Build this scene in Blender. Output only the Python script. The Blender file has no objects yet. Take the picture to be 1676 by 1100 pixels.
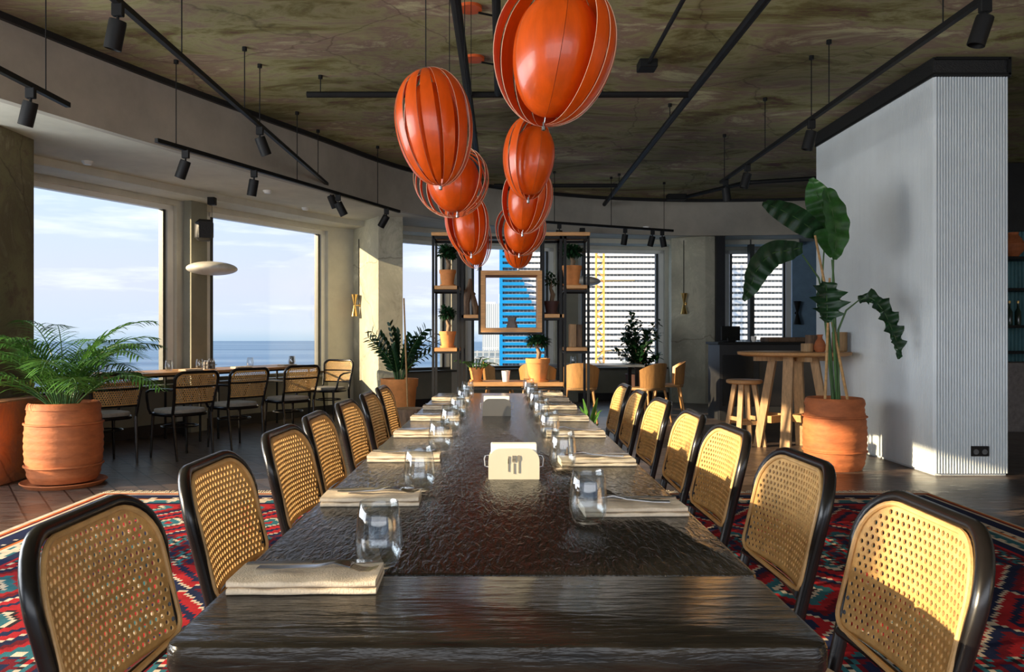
import bpy, math, random
from mathutils import Vector, Matrix
random.seed(7)
PI = math.pi
S = bpy.context.scene
COL = S.collection
F = 1300.0; CZ = 1.16; VX = 820.0; VY = 550.0

# ---------------------------------------------------------------- camera
cam = bpy.data.cameras.new('camera'); camo = bpy.data.objects.new('camera', cam); COL.objects.link(camo)
camo.location = (0, 0, CZ); camo.rotation_euler = (PI/2, 0, 0)
cam.sensor_fit = 'HORIZONTAL'; cam.sensor_width = 36; cam.lens = 36*F/1676
cam.shift_x = (838-VX)/1676; cam.clip_start = .05; cam.clip_end = 20000
S.camera = camo
S.view_settings.view_transform = 'Standard'; S.view_settings.look = 'None'
S.view_settings.gamma = 1; S.view_settings.use_curve_mapping = False
S.view_settings.exposure = 0.38

# ---------------------------------------------------------------- sky
w = bpy.data.worlds.new('World'); S.world = w; w.use_nodes = True
nt = w.node_tree; nt.nodes.clear()
def N(nt, t, **k):
    n = nt.nodes.new(t)
    for a, b in k.items():
        if a.startswith('i_'):
            key = a[2:]
            key = int(key) if key.isdigit() else key.replace('_', ' ')
            n.inputs[key].default_value = b
        else: setattr(n, a, b)
    return n
def L(nt, a, ao, b, bi): nt.links.new(a.outputs[ao], b.inputs[bi])
def ramp(nt, stops, interp='LINEAR'):
    r = nt.nodes.new('ShaderNodeValToRGB'); r.color_ramp.interpolation = interp
    e = r.color_ramp.elements
    while len(e) > 1: e.remove(e[-1])
    e[0].position = stops[0][0]; e[0].color = (*stops[0][1], 1)
    for p, c in stops[1:]:
        x = e.new(p); x.color = (*c, 1)
    return r
tc = N(nt, 'ShaderNodeTexCoord'); sx = N(nt, 'ShaderNodeSeparateXYZ'); L(nt, tc, 'Generated', sx, 0)
rp = ramp(nt, [(0, (.25, .32, .38)), (.497, (.42, .56, .72)), (.503, (.60, .68, .80)), (.53, (.66, .69, .90)), (.57, (.60, .70, 1.0)), (.62, (.66, .84, 1.0)), (1, (.30, .48, .9))])
mr = N(nt, 'ShaderNodeMapRange', i_1=-1.0, i_2=1.0); L(nt, sx, 'Z', mr, 0); L(nt, mr, 0, rp, 0)
mp = N(nt, 'ShaderNodeMapping'); mp.inputs['Scale'].default_value = (3, 3, 22); L(nt, tc, 'Generated', mp, 0)
ns = N(nt, 'ShaderNodeTexNoise', i_Scale=1.6, i_Detail=7.0, i_Roughness=.6); L(nt, mp, 0, ns, 'Vector')
cr = ramp(nt, [(.50, (0, 0, 0)), (.68, (1, 1, 1))]); L(nt, ns, 0, cr, 0)
fd = N(nt, 'ShaderNodeMapRange', i_1=-.005, i_2=.03); L(nt, sx, 'Z', fd, 0)
mm = N(nt, 'ShaderNodeMath', operation='MULTIPLY'); L(nt, cr, 0, mm, 0); L(nt, fd, 0, mm, 1)
m2 = N(nt, 'ShaderNodeMath', operation='MULTIPLY', i_1=.7); L(nt, mm, 0, m2, 0)
mx = N(nt, 'ShaderNodeMixRGB', i_Color2=(.98, .99, 1.02, 1)); L(nt, m2, 0, mx, 0); L(nt, rp, 0, mx, 1)
bg = N(nt, 'ShaderNodeBackground', i_Strength=1.02); L(nt, mx, 0, bg, 0)
wo = N(nt, 'ShaderNodeOutputWorld'); L(nt, bg, 0, wo, 0)

# ---------------------------------------------------------------- sun, and area fill lights added out of view
SUND = Vector((1, .35, -.265)).normalized()
def light(name, kind, loc, dirv, energy, color, **k):
    l = bpy.data.lights.new(name, kind); o = bpy.data.objects.new(name, l); COL.objects.link(o)
    o.location = loc; o.rotation_euler = Vector(dirv).to_track_quat('-Z', 'Y').to_euler()
    l.energy = energy; l.color = color
    for a, b in k.items(): setattr(l, a, b)
    return o
light('sun', 'SUN', (-10, -5, 10), SUND, 11.0, (1, .76, .48), angle=math.radians(.6))
light('rear_fill', 'AREA', (1.0, -3.9, 1.75), (0, 1, .06), 120, (.95, .97, 1), shape='RECTANGLE', size=9, size_y=2.0)  # unseen area fill added behind the camera; the back has no windows
light('left_window_fill', 'AREA', (-5.2, 2.4, 1.65), (1, .12, .05), 260, (.9, .95, 1), shape='RECTANGLE', size=6.0, size_y=2.0)  # area fill added just inside the left windows to boost their daylight

# ---------------------------------------------------------------- materials
def mat(name, color=(.5, .5, .5), rough=.5, metal=0.0, bump=0.0, bscale=40.0, var=0.0, vscale=6.0, stretch=(1, 1, 1), spec=.5, transl=0.0, coat=0.0, dist=.003):
    m = bpy.data.materials.new(name); m.use_nodes = True; t = m.node_tree
    p = t.nodes['Principled BSDF']; p.inputs['Base Color'].default_value = (*color, 1)
    p.inputs['Roughness'].default_value = rough; p.inputs['Metallic'].default_value = metal
    p.inputs['Specular IOR Level'].default_value = spec; p.inputs['Coat Weight'].default_value = coat
    tc = N(t, 'ShaderNodeTexCoord'); mp = N(t, 'ShaderNodeMapping'); mp.inputs['Scale'].default_value = stretch
    L(t, tc, 'Object', mp, 0)
    if var:
        n = N(t, 'ShaderNodeTexNoise', i_Scale=vscale, i_Detail=6.0, i_Roughness=.65); L(t, mp, 0, n, 'Vector')
        c0 = tuple(max(0, x*(1-var)) for x in color); c1 = tuple(min(1, x*(1+var)) for x in color)
        r = ramp(t, [(.3, c0), (.7, c1)]); L(t, n, 0, r, 0); L(t, r, 0, p, 'Base Color')
    if bump:
        n = N(t, 'ShaderNodeTexNoise', i_Scale=bscale, i_Detail=4.0); L(t, mp, 0, n, 'Vector')
        b = N(t, 'ShaderNodeBump', i_Strength=bump, i_Distance=dist); L(t, n, 0, b, 'Height'); L(t, b, 0, p, 'Normal')
    if transl:
        tr = N(t, 'ShaderNodeBsdfTranslucent', i_Color=(*color, 1)); ms = N(t, 'ShaderNodeMixShader', i_0=transl)
        L(t, p, 0, ms, 1); L(t, tr, 0, ms, 2); L(t, ms, 0, t.nodes['Material Output'], 0)
    return m
M = {}
M['black_metal'] = mat('black_metal', (.008, .008, .008), .55, 0, var=.3, spec=.25)
M['black_wood'] = mat('black_wood', (.006, .005, .005), .27, bump=.06, bscale=60, var=.3, spec=.45)
M['cane'] = mat('cane', (.60, .35, .12), .55, bump=.6, bscale=500, var=.28, vscale=30, transl=.07, dist=.0012)
M['cane_rim'] = mat('cane_rim', (.55, .33, .13), .5, bump=.3, bscale=300, var=.25, vscale=20)
M['seat_wood'] = mat('seat_wood', (.30, .17, .07), .45, var=.3, stretch=(1, 12, 1))
M['cushion'] = mat('cushion', (.62, .53, .38), .85, bump=.4, bscale=400, var=.12, vscale=30)
M['cushion_grey'] = mat('cushion_grey', (.30, .28, .24), .85, bump=.4, bscale=400, var=.15, vscale=30)
M['linen'] = mat('linen', (.72, .60, .45), .9, bump=.5, bscale=350, var=.12, vscale=60)
M['steel'] = mat('steel', (.42, .41, .40), .16, 1.0, var=.06)
M['orange'] = mat('orange_veneer', (.84, .105, .003), .30, var=.20, vscale=7, stretch=(3, 3, .6), transl=.18, coat=.3, bump=.08, bscale=60)
M['orange_flat'] = mat('orange_canopy', (.62, .10, .02), .4, var=.2)
M['edge'] = mat('pale_edge', (.75, .45, .28), .4, var=.1)
M['terracotta'] = mat('terracotta', (.40, .115, .035), .75, bump=.5, bscale=25, var=.32, vscale=5, stretch=(1, 1, 2.2), dist=.006)
M['terra_light'] = mat('terra_light', (.66, .25, .07), .75, bump=.3, bscale=40, var=.2, vscale=9)
M['terra_dark'] = mat('terra_dark', (.07, .025, .018), .7, var=.3)
M['soil'] = mat('soil', (.03, .018, .01), .95, bump=1, bscale=90, var=.5, vscale=60, dist=.01)
M['leaf'] = mat('leaf_green', (.035, .13, .025), .38, var=.45, vscale=14, transl=.22)
M['leaf_palm'] = mat('leaf_palm', (.075, .20, .035), .4, var=.5, vscale=7, transl=.3)
M['leaf_dark'] = mat('leaf_dark', (.010, .045, .014), .4, var=.5, vscale=14, transl=.10)
M['bark'] = mat('bark', (.20, .13, .075), .8, bump=.6, bscale=60, var=.35, vscale=14)
M['stalk'] = mat('stalk', (.42, .24, .09), .6, var=.3, vscale=10, stretch=(1, 1, 4))
M['stem'] = mat('stem', (.05, .12, .03), .5, var=.3)
M['oak'] = mat('oak', (.46, .235, .085), .5, var=.30, vscale=7, stretch=(1.2, 14, 14), bump=.25, bscale=30)
M['oak_pale'] = mat('oak_pale', (.40, .24, .11), .6, var=.32, vscale=6, stretch=(9, 9, 1.2), bump=.25, bscale=30)
M['old_wood'] = mat('old_wood', (.14, .085, .05), .8, var=.5, vscale=8, stretch=(4, 4, 1), bump=.7, bscale=30, dist=.01)
M['brass'] = mat('brass', (.75, .50, .18), .28, 1.0, var=.1)
M['ceramic'] = mat('ceramic', (.78, .74, .68), .35, var=.06)
M['marble'] = mat('marble_shade', (.66, .63, .56), .35, var=.12, vscale=9, bump=.05)
M['grey_ceramic'] = mat('grey_ceramic', (.16, .14, .13), .6, var=.3, vscale=20)
M['holder'] = mat('holder_cream', (.55, .50, .38), .42, var=.05, bump=.05)
M['holder_grey'] = mat('holder_grey', (.085, .085, .085), .5, var=.08)
M['engrave'] = mat('engraving', (.20, .18, .14), .6, var=.1)
M['paper'] = mat('paper', (.82, .80, .74), .9, var=.04)
M['frame_white'] = mat('frame_white', (.80, .80, .76), .45, var=.04)
M['frame_dark'] = mat('frame_dark', (.05, .055, .05), .4, var=.2)
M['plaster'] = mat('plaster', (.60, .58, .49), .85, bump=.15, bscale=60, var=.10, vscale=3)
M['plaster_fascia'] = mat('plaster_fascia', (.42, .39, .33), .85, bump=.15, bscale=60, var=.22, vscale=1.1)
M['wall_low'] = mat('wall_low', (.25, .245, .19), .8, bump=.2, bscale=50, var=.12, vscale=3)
M['base_black'] = mat('base_black', (.015, .015, .016), .5, var=.3)
M['teal'] = mat('teal_wall', (.06, .17, .19), .6, var=.2)
M['blue_wall'] = mat('blue_wall', (.17, .28, .40), .7, var=.12)
M['flute'] = mat('flute_white', (.66, .71, .73), .45, var=.05, vscale=2, bump=.05)
M['mesh_black'] = mat('mesh_black', (.012, .012, .012), .5, bump=.9, bscale=120, var=.5, vscale=90, dist=.006)
M['table_dark'] = mat('table_dark', (.10, .11, .12), .3, var=.3)
M['bottle'] = mat('bottle_dark', (.015, .03, .02), .12, var=.4)
M['mid_wood'] = mat('mid_wood', (.38, .19, .06), .45, var=.3, vscale=5, stretch=(8, 8, 1))
M['crane'] = mat('crane_paint', (.85, .45, .10), .5, var=.1)

def concrete(name, cols, scale, stretch, rough=.8, fine=True):
    m = bpy.data.materials.new(name); m.use_nodes = True; t = m.node_tree; p = t.nodes['Principled BSDF']
    tc = N(t, 'ShaderNodeTexCoord'); mp = N(t, 'ShaderNodeMapping'); mp.inputs['Scale'].default_value = stretch
    L(t, tc, 'Object', mp, 0)
    n1 = N(t, 'ShaderNodeTexNoise', i_Scale=scale, i_Detail=12.0, i_Roughness=.72, i_Distortion=.6); L(t, mp, 0, n1, 'Vector')
    k = len(cols); r = ramp(t, [(.34+.30*i/(k-1), c) for i, c in enumerate(cols)]); L(t, n1, 0, r, 0)
    n2 = N(t, 'ShaderNodeTexNoise', i_Scale=scale*.35, i_Detail=3.0); L(t, mp, 0, n2, 'Vector')
    r2 = ramp(t, [(.35, (.62, .60, .60)), (.65, (1.25, 1.25, 1.2))]); L(t, n2, 0, r2, 0)
    mu = N(t, 'ShaderNodeMixRGB', blend_type='MULTIPLY', i_0=1.0); L(t, r, 0, mu, 1); L(t, r2, 0, mu, 2)
    # hairline cracks / shutter joints
    v = N(t, 'ShaderNodeTexVoronoi', feature='DISTANCE_TO_EDGE', i_Scale=.55); nz = N(t, 'ShaderNodeTexNoise', i_Scale=3.0, i_Detail=6.0)
    L(t, tc, 'Object', nz, 'Vector'); ad = N(t, 'ShaderNodeMixRGB', blend_type='ADD', i_0=.25); L(t, tc, 'Object', ad, 1); L(t, nz, 1, ad, 2); L(t, ad, 0, v, 'Vector')
    r3 = ramp(t, [(0, (.45, .42, .4)), (.006, (1, 1, 1))]); L(t, v, 0, r3, 0)
    mu2 = N(t, 'ShaderNodeMixRGB', blend_type='MULTIPLY', i_0=.8); L(t, mu, 0, mu2, 1); L(t, r3, 0, mu2, 2)
    L(t, mu2, 0, p, 'Base Color'); p.inputs['Roughness'].default_value = rough
    b = N(t, 'ShaderNodeBump', i_Strength=.5, i_Distance=.01); L(t, n1, 0, b, 'Height'); L(t, b, 0, p, 'Normal')
    return m
M['concrete_ceiling'] = concrete('concrete_ceiling', [(.13, .055, .045), (.19, .17, .055), (.34, .32, .16), (.27, .18, .14), (.52, .50, .29)], 1.7, (.55, 1.3, 1))
M['concrete'] = concrete('concrete_pillar', [(.36, .35, .27), (.52, .50, .40), (.44, .43, .34), (.6, .58, .48)], 2.5, (1, 1, .8))
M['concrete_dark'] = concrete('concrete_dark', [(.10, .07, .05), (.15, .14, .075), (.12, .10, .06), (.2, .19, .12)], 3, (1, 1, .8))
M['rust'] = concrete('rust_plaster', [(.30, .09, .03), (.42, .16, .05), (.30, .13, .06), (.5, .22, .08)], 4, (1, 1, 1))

def m_floor():
    m = bpy.data.materials.new('floor_boards'); m.use_nodes = True; t = m.node_tree; p = t.nodes['Principled BSDF']
    tc = N(t, 'ShaderNodeTexCoord'); mp = N(t, 'ShaderNodeMapping'); mp.inputs['Rotation'].default_value = (0, 0, .95); L(t, tc, 'Object', mp, 0)
    b = N(t, 'ShaderNodeTexBrick', i_Scale=1.0, i_Color1=(.055, .038, .032, 1), i_Color2=(.115, .085, .07, 1), i_Mortar=(.012, .01, .01, 1))
    b.inputs['Mortar Size'].default_value = .006; b.inputs['Brick Width'].default_value = .9; b.inputs['Row Height'].default_value = .16; L(t, mp, 0, b, 'Vector')
    mp2 = N(t, 'ShaderNodeMapping'); mp2.inputs['Rotation'].default_value = (0, 0, .95); mp2.inputs['Scale'].default_value = (2, 16, 1); L(t, tc, 'Object', mp2, 0)
    n = N(t, 'ShaderNodeTexNoise', i_Scale=1.5, i_Detail=8.0, i_Roughness=.7); L(t, mp2, 0, n, 'Vector')
    r = ramp(t, [(.35, (.55, .5, .5)), (.7, (1.6, 1.55, 1.5))]); L(t, n, 0, r, 0)
    mu = N(t, 'ShaderNodeMixRGB', blend_type='MULTIPLY', i_0=1.0); L(t, b, 0, mu, 1); L(t, r, 0, mu, 2); L(t, mu, 0, p, 'Base Color')
    r2 = ramp(t, [(.3, (.22, .22, .22)), (.7, (.5, .5, .5))]); L(t, n, 0, r2, 0); L(t, r2, 0, p, 'Roughness')
    bu = N(t, 'ShaderNodeBump', i_Strength=.35, i_Distance=.006); L(t, n, 0, bu, 'Height'); L(t, bu, 0, p, 'Normal')
    return m
M['floor'] = m_floor()
def m_table(name, rot):
    m = bpy.data.materials.new(name); m.use_nodes = True; t = m.node_tree; p = t.nodes['Principled BSDF']
    tc = N(t, 'ShaderNodeTexCoord'); mp = N(t, 'ShaderNodeMapping'); mp.inputs['Scale'].default_value = (48, 13, 48) if rot else (5, 34, 34)
    L(t, tc, 'Object', mp, 0)
    n = N(t, 'ShaderNodeTexNoise', i_Scale=1.7, i_Detail=4.0, i_Roughness=.55, i_Distortion=1.0 if rot else .3); L(t, mp, 0, n, 'Vector')
    r = ramp(t, [(.3, (.004, .004, .004)), (.7, (.016, .014, .012))]); L(t, n, 0, r, 0); L(t, r, 0, p, 'Base Color')
    r2 = ramp(t, [(.3, (.27, .27, .27)), (.7, (.14, .14, .14))]); L(t, n, 0, r2, 0); L(t, r2, 0, p, 'Roughness')
    p.inputs['Specular IOR Level'].default_value = .4 if rot else .28
    bu = N(t, 'ShaderNodeBump', i_Strength=.8, i_Distance=.005); L(t, n, 0, bu, 'Height'); L(t, bu, 0, p, 'Normal')
    return m
M['table_top'] = m_table('black_oak_long', True); M['table_end'] = m_table('black_oak_cross', False)
def m_rug():
    m = bpy.data.materials.new('kilim'); m.use_nodes = True; t = m.node_tree; p = t.nodes['Principled BSDF']
    tc = N(t, 'ShaderNodeTexCoord')
    sn = N(t, 'ShaderNodeVectorMath', operation='SNAP'); sn.inputs[1].default_value = (.022, .022, .022); L(t, tc, 'Object', sn, 0)
    sp = N(t, 'ShaderNodeSeparateXYZ'); L(t, sn, 0, sp, 0)
    def ma(op, a, b=None, c=None):
        n = N(t, 'ShaderNodeMath', operation=op)
        for i, v in enumerate((a, b, c)):
            if v is None: continue
            if isinstance(v, (int, float)): n.inputs[i].default_value = v
            else: t.links.new(v, n.inputs[i])
        return n.outputs[0]
    X, Y = sp.outputs[0], sp.outputs[1]
    def tri(v, per): return ma('PINGPONG', v, per/2)
    d1 = ma('ADD', ma('MULTIPLY', tri(X, .62), 1.0), ma('MULTIPLY', tri(Y, .86), .75))     # stepped diamonds
    d2 = ma('ADD', tri(ma('ADD', X, .1), .16), ma('MULTIPLY', tri(Y, .12), .5))            # small zigzags
    v1 = ma('FRACT', ma('MULTIPLY', d1, 2.3)); v2 = ma('FRACT', ma('MULTIPLY', d2, 7))
    red, navy, teal, cream, orange, wine, dark = (.36, .015, .02), (.012, .018, .055), (.03, .14, .17), (.58, .48, .36), (.55, .14, .03), (.14, .008, .015), (.02, .015, .02)
    rA = ramp(t, [(0, red), (.16, dark), (.2, cream), (.26, teal), (.38, red), (.5, wine), (.6, navy), (.72, cream), (.76, red), (.9, navy)], 'CONSTANT')
    rB = ramp(t, [(0, navy), (.22, wine), (.4, teal), (.52, dark), (.6, cream), (.66, red), (.86, dark)], 'CONSTANT')
    t.links.new(v1, rA.inputs[0]); t.links.new(v2, rB.inputs[0])
    band = ma('GREATER_THAN', ma('FRACT', ma('MULTIPLY', ma('SUBTRACT', Y, .1), .58)), .66)
    mx = N(t, 'ShaderNodeMixRGB'); t.links.new(band, mx.inputs[0]); L(t, rA, 0, mx, 1); L(t, rB, 0, mx, 2)
    # borders (object origin at the rug's centre; half sizes 3.05 x 3.1)
    ed = ma('MINIMUM', ma('SUBTRACT', 3.05, ma('ABSOLUTE', X)), ma('SUBTRACT', 3.1, ma('ABSOLUTE', Y)))
    rC = ramp(t, [(0, cream), (.05, orange), (.11, wine), (.16, cream), (.2, navy), (.42, dark), (.48, orange), (.54, cream), (.60, teal), (.8, navy), (.9, red)], 'CONSTANT')
    t.links.new(ma('MULTIPLY', ed, 2.2), rC.inputs[0])
    bz = ma('LESS_THAN', ed, .45)
    m3 = N(t, 'ShaderNodeMixRGB'); t.links.new(bz, m3.inputs[0]); L(t, mx, 0, m3, 1); L(t, rC, 0, m3, 2)
    # motif row inside the border
    mo = ma('MULTIPLY', ma('LESS_THAN', ma('ABSOLUTE', ma('SUBTRACT', ed, .27)), .085), ma('GREATER_THAN', v2, .45))
    m4 = N(t, 'ShaderNodeMixRGB', i_Color2=(*cream, 1)); t.links.new(mo, m4.inputs[0]); L(t, m3, 0, m4, 1)
    nz = N(t, 'ShaderNodeTexNoise', i_Scale=5.0, i_Detail=8.0, i_Roughness=.7); L(t, tc, 'Object', nz, 'Vector')
    rz = ramp(t, [(.3, (.6, .6, .6)), (.7, (1.3, 1.3, 1.3))]); L(t, nz, 0, rz, 0)
    mu = N(t, 'ShaderNodeMixRGB', blend_type='MULTIPLY', i_0=1.0); L(t, m4, 0, mu, 1); L(t, rz, 0, mu, 2)
    L(t, mu, 0, p, 'Base Color'); p.inputs['Roughness'].default_value = .95; p.inputs['Specular IOR Level'].default_value = .1
    wv = N(t, 'ShaderNodeTexNoise', i_Scale=260.0); L(t, tc, 'Object', wv, 'Vector'); bu = N(t, 'ShaderNodeBump', i_Strength=.6, i_Distance=.003); L(t, wv, 0, bu, 'Height'); L(t, bu, 0, p, 'Normal')
    return m
M['rug'] = m_rug()
def m_glass():
    m = bpy.data.materials.new('drinking_glass'); m.use_nodes = True; t = m.node_tree; t.nodes.remove(t.nodes['Principled BSDF'])
    tr = N(t, 'ShaderNodeBsdfTransparent', i_Color=(.93, .95, .96, 1)); g = N(t, 'ShaderNodeBsdfGlossy', i_Roughness=.015)
    lw = N(t, 'ShaderNodeLayerWeight', i_Blend=.35); r = ramp(t, [(0, (.07, .07, .07)), (.6, (.22, .22, .22)), (1, (.95, .95, .95))]); L(t, lw, 'Facing', r, 0)
    ms = N(t, 'ShaderNodeMixShader'); L(t, r, 0, ms, 0); L(t, tr, 0, ms, 1); L(t, g, 0, ms, 2); L(t, ms, 0, t.nodes['Material Output'], 0); return m
M['glass'] = m_glass()
def m_pane(c, name):
    m = bpy.data.materials.new(name); m.use_nodes = True; t = m.node_tree; t.nodes.remove(t.nodes['Principled BSDF'])
    tr = N(t, 'ShaderNodeBsdfTransparent', i_Color=(*c, 1)); g = N(t, 'ShaderNodeBsdfGlossy', i_Roughness=.01)
    lw = N(t, 'ShaderNodeLayerWeight', i_Blend=.25); mu = N(t, 'ShaderNodeMath', operation='MULTIPLY', i_1=.35); L(t, lw, 'Fresnel', mu, 0)
    ms = N(t, 'ShaderNodeMixShader'); L(t, mu, 0, ms, 0); L(t, tr, 0, ms, 1); L(t, g, 0, ms, 2); L(t, ms, 0, t.nodes['Material Output'], 0); return m
M['pane'] = m_pane((.96, .98, .98), 'window_glass')
def m_sea():
    m = bpy.data.materials.new('sea_water'); m.use_nodes = True; t = m.node_tree; p = t.nodes['Principled BSDF']
    tc = N(t, 'ShaderNodeTexCoord'); mp = N(t, 'ShaderNodeMapping'); mp.inputs['Rotation'].default_value = (0, 0, .35); mp.inputs['Scale'].default_value = (.0006, .004, 1); L(t, tc, 'Object', mp, 0)
    n = N(t, 'ShaderNodeTexNoise', i_Scale=1.0, i_Detail=6.0); L(t, mp, 0, n, 'Vector')
    r = ramp(t, [(.35, (.07, .145, .25)), (.5, (.12, .21, .33)), (.7, (.19, .28, .38))]); L(t, n, 0, r, 0); L(t, r, 0, p, 'Base Color')
    p.inputs['Roughness'].default_value = .6; p.inputs['Specular IOR Level'].default_value = .3; return m
M['sea'] = m_sea()
def m_bricky(name, c1, c2, mortar, bw, rh, ms, rot=(PI/2, 0, 0)):
    m = bpy.data.materials.new(name); m.use_nodes = True; t = m.node_tree; p = t.nodes['Principled BSDF']
    tc = N(t, 'ShaderNodeTexCoord'); mp = N(t, 'ShaderNodeMapping'); mp.inputs['Rotation'].default_value = rot; L(t, tc, 'Object', mp, 0)
    b = N(t, 'ShaderNodeTexBrick', offset=0.0, i_Scale=1.0, i_Color1=(*c1, 1), i_Color2=(*c2, 1), i_Mortar=(*mortar, 1))
    b.inputs['Mortar Size'].default_value = ms; b.inputs['Brick Width'].default_value = bw; b.inputs['Row Height'].default_value = rh
    L(t, mp, 0, b, 'Vector'); L(t, b, 0, p, 'Base Color'); p.inputs['Roughness'].default_value = .6; return m
M['tower_win'] = m_bricky('tower_windows', (.20, .24, .27), (.34, .40, .43), (.80, .82, .83), 1.9, 3.0, .25)
M['tower_far'] = m_bricky('far_tower_wall', (.30, .36, .42), (.36, .41, .47), (.62, .65, .68), 1.6, 40, .35)
M['city'] = m_bricky('city_blocks', (.16, .22, .28), (.3, .36, .4), (.45, .48, .5), 4, 3.2, .5)
M['tower_band'] = mat('tower_band', (.80, .80, .80), .7, var=.03, vscale=.1)
M['blue_panel'] = mat('blue_panel', (.0, .24, .56), .4, var=.12, vscale=.1)

# ---------------------------------------------------------------- mesh helpers
class MB:
    def __init__(s): s.v = []; s.f = []
    def add(s, vs, fs, mtx=None):
        b = len(s.v); s.v += [tuple(mtx @ Vector(p)) if mtx else tuple(p) for p in vs]; s.f += [tuple(i+b for i in f) for f in fs]; return s
    def box(s, c, d, rz=0, bev=0, mtx=None):
        x, y, z = d[0]/2, d[1]/2, d[2]/2
        if bev:
            b = min(bev, x*.9, y*.9, z*.9); vs = []; idx = {}
            for sx in (-1, 1):
                for sy in (-1, 1):
                    for sz in (-1, 1):
                        for a in range(3):
                            p = [sx*x, sy*y, sz*z]
                            for k in range(3):
                                if k != a: p[k] -= (sx, sy, sz)[k]*b
                            idx[(sx, sy, sz, a)] = len(vs); vs.append(p)
            fs = []
            for a in range(3):
                o = [k for k in range(3) if k != a]
                for sg in (-1, 1):
                    q = []
                    for e in ((-1, -1), (1, -1), (1, 1), (-1, 1)):
                        k = [0, 0, 0]; k[a] = sg; k[o[0]] = e[0]; k[o[1]] = e[1]; q.append(idx[(*k, a)])
                    fs.append(q)
                for e0 in (-1, 1):
                    for e1 in (-1, 1):
                        q = []
                        for (sa, ax) in ((-1, o[0]), (1, o[0]), (1, o[1]), (-1, o[1])):
                            k = [0, 0, 0]; k[a] = sa; k[o[0]] = e0; k[o[1]] = e1; q.append(idx[(*k, ax)])
                        fs.append(q)
            for sx in (-1, 1):
                for sy in (-1, 1):
                    for sz in (-1, 1): fs.append([idx[(sx, sy, sz, a)] for a in range(3)])
        else:
            vs = [(i*x, j*y, k*z) for i in (-1, 1) for j in (-1, 1) for k in (-1, 1)]
            fs = [(0, 1, 3, 2), (4, 6, 7, 5), (0, 4, 5, 1), (2, 3, 7, 6), (0, 2, 6, 4), (1, 5, 7, 3)]
        m = Matrix.Translation(c) @ Matrix.Rotation(rz, 4, 'Z')
        if mtx: m = mtx @ m
        return s.add(vs, fs, m)
    def bar(s, a, b, w, h=None, up=(0, 0, 1)):
        h = h or w; a = Vector(a); b = Vector(b); d = (b-a).normalized(); u = Vector(up)
        if abs(d.dot(u)) > .98: u = Vector((1, 0, 0))
        r = d.cross(u).normalized(); u = r.cross(d)
        vs = [p + r*i*w/2 + u*j*h/2 for p in (a, b) for i, j in ((-1, -1), (1, -1), (1, 1), (-1, 1))]
        return s.add(vs, [(0, 1, 2, 3), (7, 6, 5, 4), (0, 4, 5, 1), (1, 5, 6, 2), (2, 6, 7, 3), (3, 7, 4, 0)])
    def tube(s, pts, r, n=10, closed=False, flat=1.0):
        pts = [Vector(p) for p in pts]; k = len(pts); rs = r if isinstance(r, (list, tuple)) else [r]*k
        vs = []; prev = None
        for i, p in enumerate(pts):
            a = pts[(i-1) % k] if (closed or i > 0) else p; b = pts[(i+1) % k] if (closed or i < k-1) else p
            d = (b-a).normalized()
            if prev is None:
                u = Vector((0, 0, 1)) if abs(d.z) < .9 else Vector((1, 0, 0)); u = (u - d*u.dot(d)).normalized()
            else: u = (prev - d*prev.dot(d)).normalized()
            prev = u; q = d.cross(u)
            for j in range(n):
                t = 2*PI*j/n; vs.append(p + u*math.cos(t)*rs[i] + q*math.sin(t)*rs[i]*flat)
        fs = []
        for i in range(k if closed else k-1):
            i2 = (i+1) % k
            for j in range(n): fs.append((i*n+j, i*n+(j+1) % n, i2*n+(j+1) % n, i2*n+j))
        if not closed: fs.append(tuple(range(n-1, -1, -1))); fs.append(tuple((k-1)*n+j for j in range(n)))
        return s.add(vs, fs)
    def lathe(s, prof, c=(0, 0, 0), n=32, mtx=None):
        vs = []; fs = []
        for r, z in prof:
            for j in range(n): vs.append((c[0]+max(r, 1e-4)*math.cos(2*PI*j/n), c[1]+max(r, 1e-4)*math.sin(2*PI*j/n), c[2]+z))
        for i in range(len(prof)-1):
            for j in range(n): fs.append((i*n+j, i*n+(j+1) % n, (i+1)*n+(j+1) % n, (i+1)*n+j))
        if prof[0][0] > 2e-4: fs.append(tuple(range(n-1, -1, -1)))
        if prof[-1][0] > 2e-4: fs.append(tuple((len(prof)-1)*n+j for j in range(n)))
        return s.add(vs, fs, mtx)
    def prism(s, poly, z0, z1):
        k = len(poly); vs = [(x, y, z0) for x, y in poly]+[(x, y, z1) for x, y in poly]
        return s.add(vs, [tuple(range(k-1, -1, -1)), tuple(range(k, 2*k))]+[(i, (i+1) % k, k+(i+1) % k, k+i) for i in range(k)])
    def leaf(s, p, d, ln, wd, up=None, fold=.25, droop=0, seg=3):
        p = Vector(p); d = Vector(d).normalized(); up = Vector(up or (0, 0, 1)); r = d.cross(up)
        if r.length < .05: r = Vector((1, 0, 0))
        r.normalize(); u = r.cross(d); vs = []; fs = []
        for i in range(seg+1):
            t = i/seg; w_ = wd*math.sin(PI*min(.97, .08+t*.92))**.8/2 + .0004
            q = p + d*ln*t - Vector((0, 0, 1))*droop*ln*t*t
            vs += [q - r*w_ + u*w_*fold, q, q + r*w_ + u*w_*fold]
        for i in range(seg):
            a = i*3; fs += [(a, a+1, a+4, a+3), (a+1, a+2, a+5, a+4)]
        return s.add(vs, fs)
    def build(s, name, m, parent=None, smooth=True, ang=35):
        me = bpy.data.meshes.new(name); me.from_pydata(s.v, [], s.f); me.update()
        me.materials.append(M[m] if isinstance(m, str) else m)
        if smooth:
            me.polygons.foreach_set('use_smooth', [True]*len(me.polygons)); me.set_sharp_from_angle(angle=math.radians(ang))
        o = bpy.data.objects.new(name, me); COL.objects.link(o)
        if parent: o.parent = parent
        return o
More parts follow.
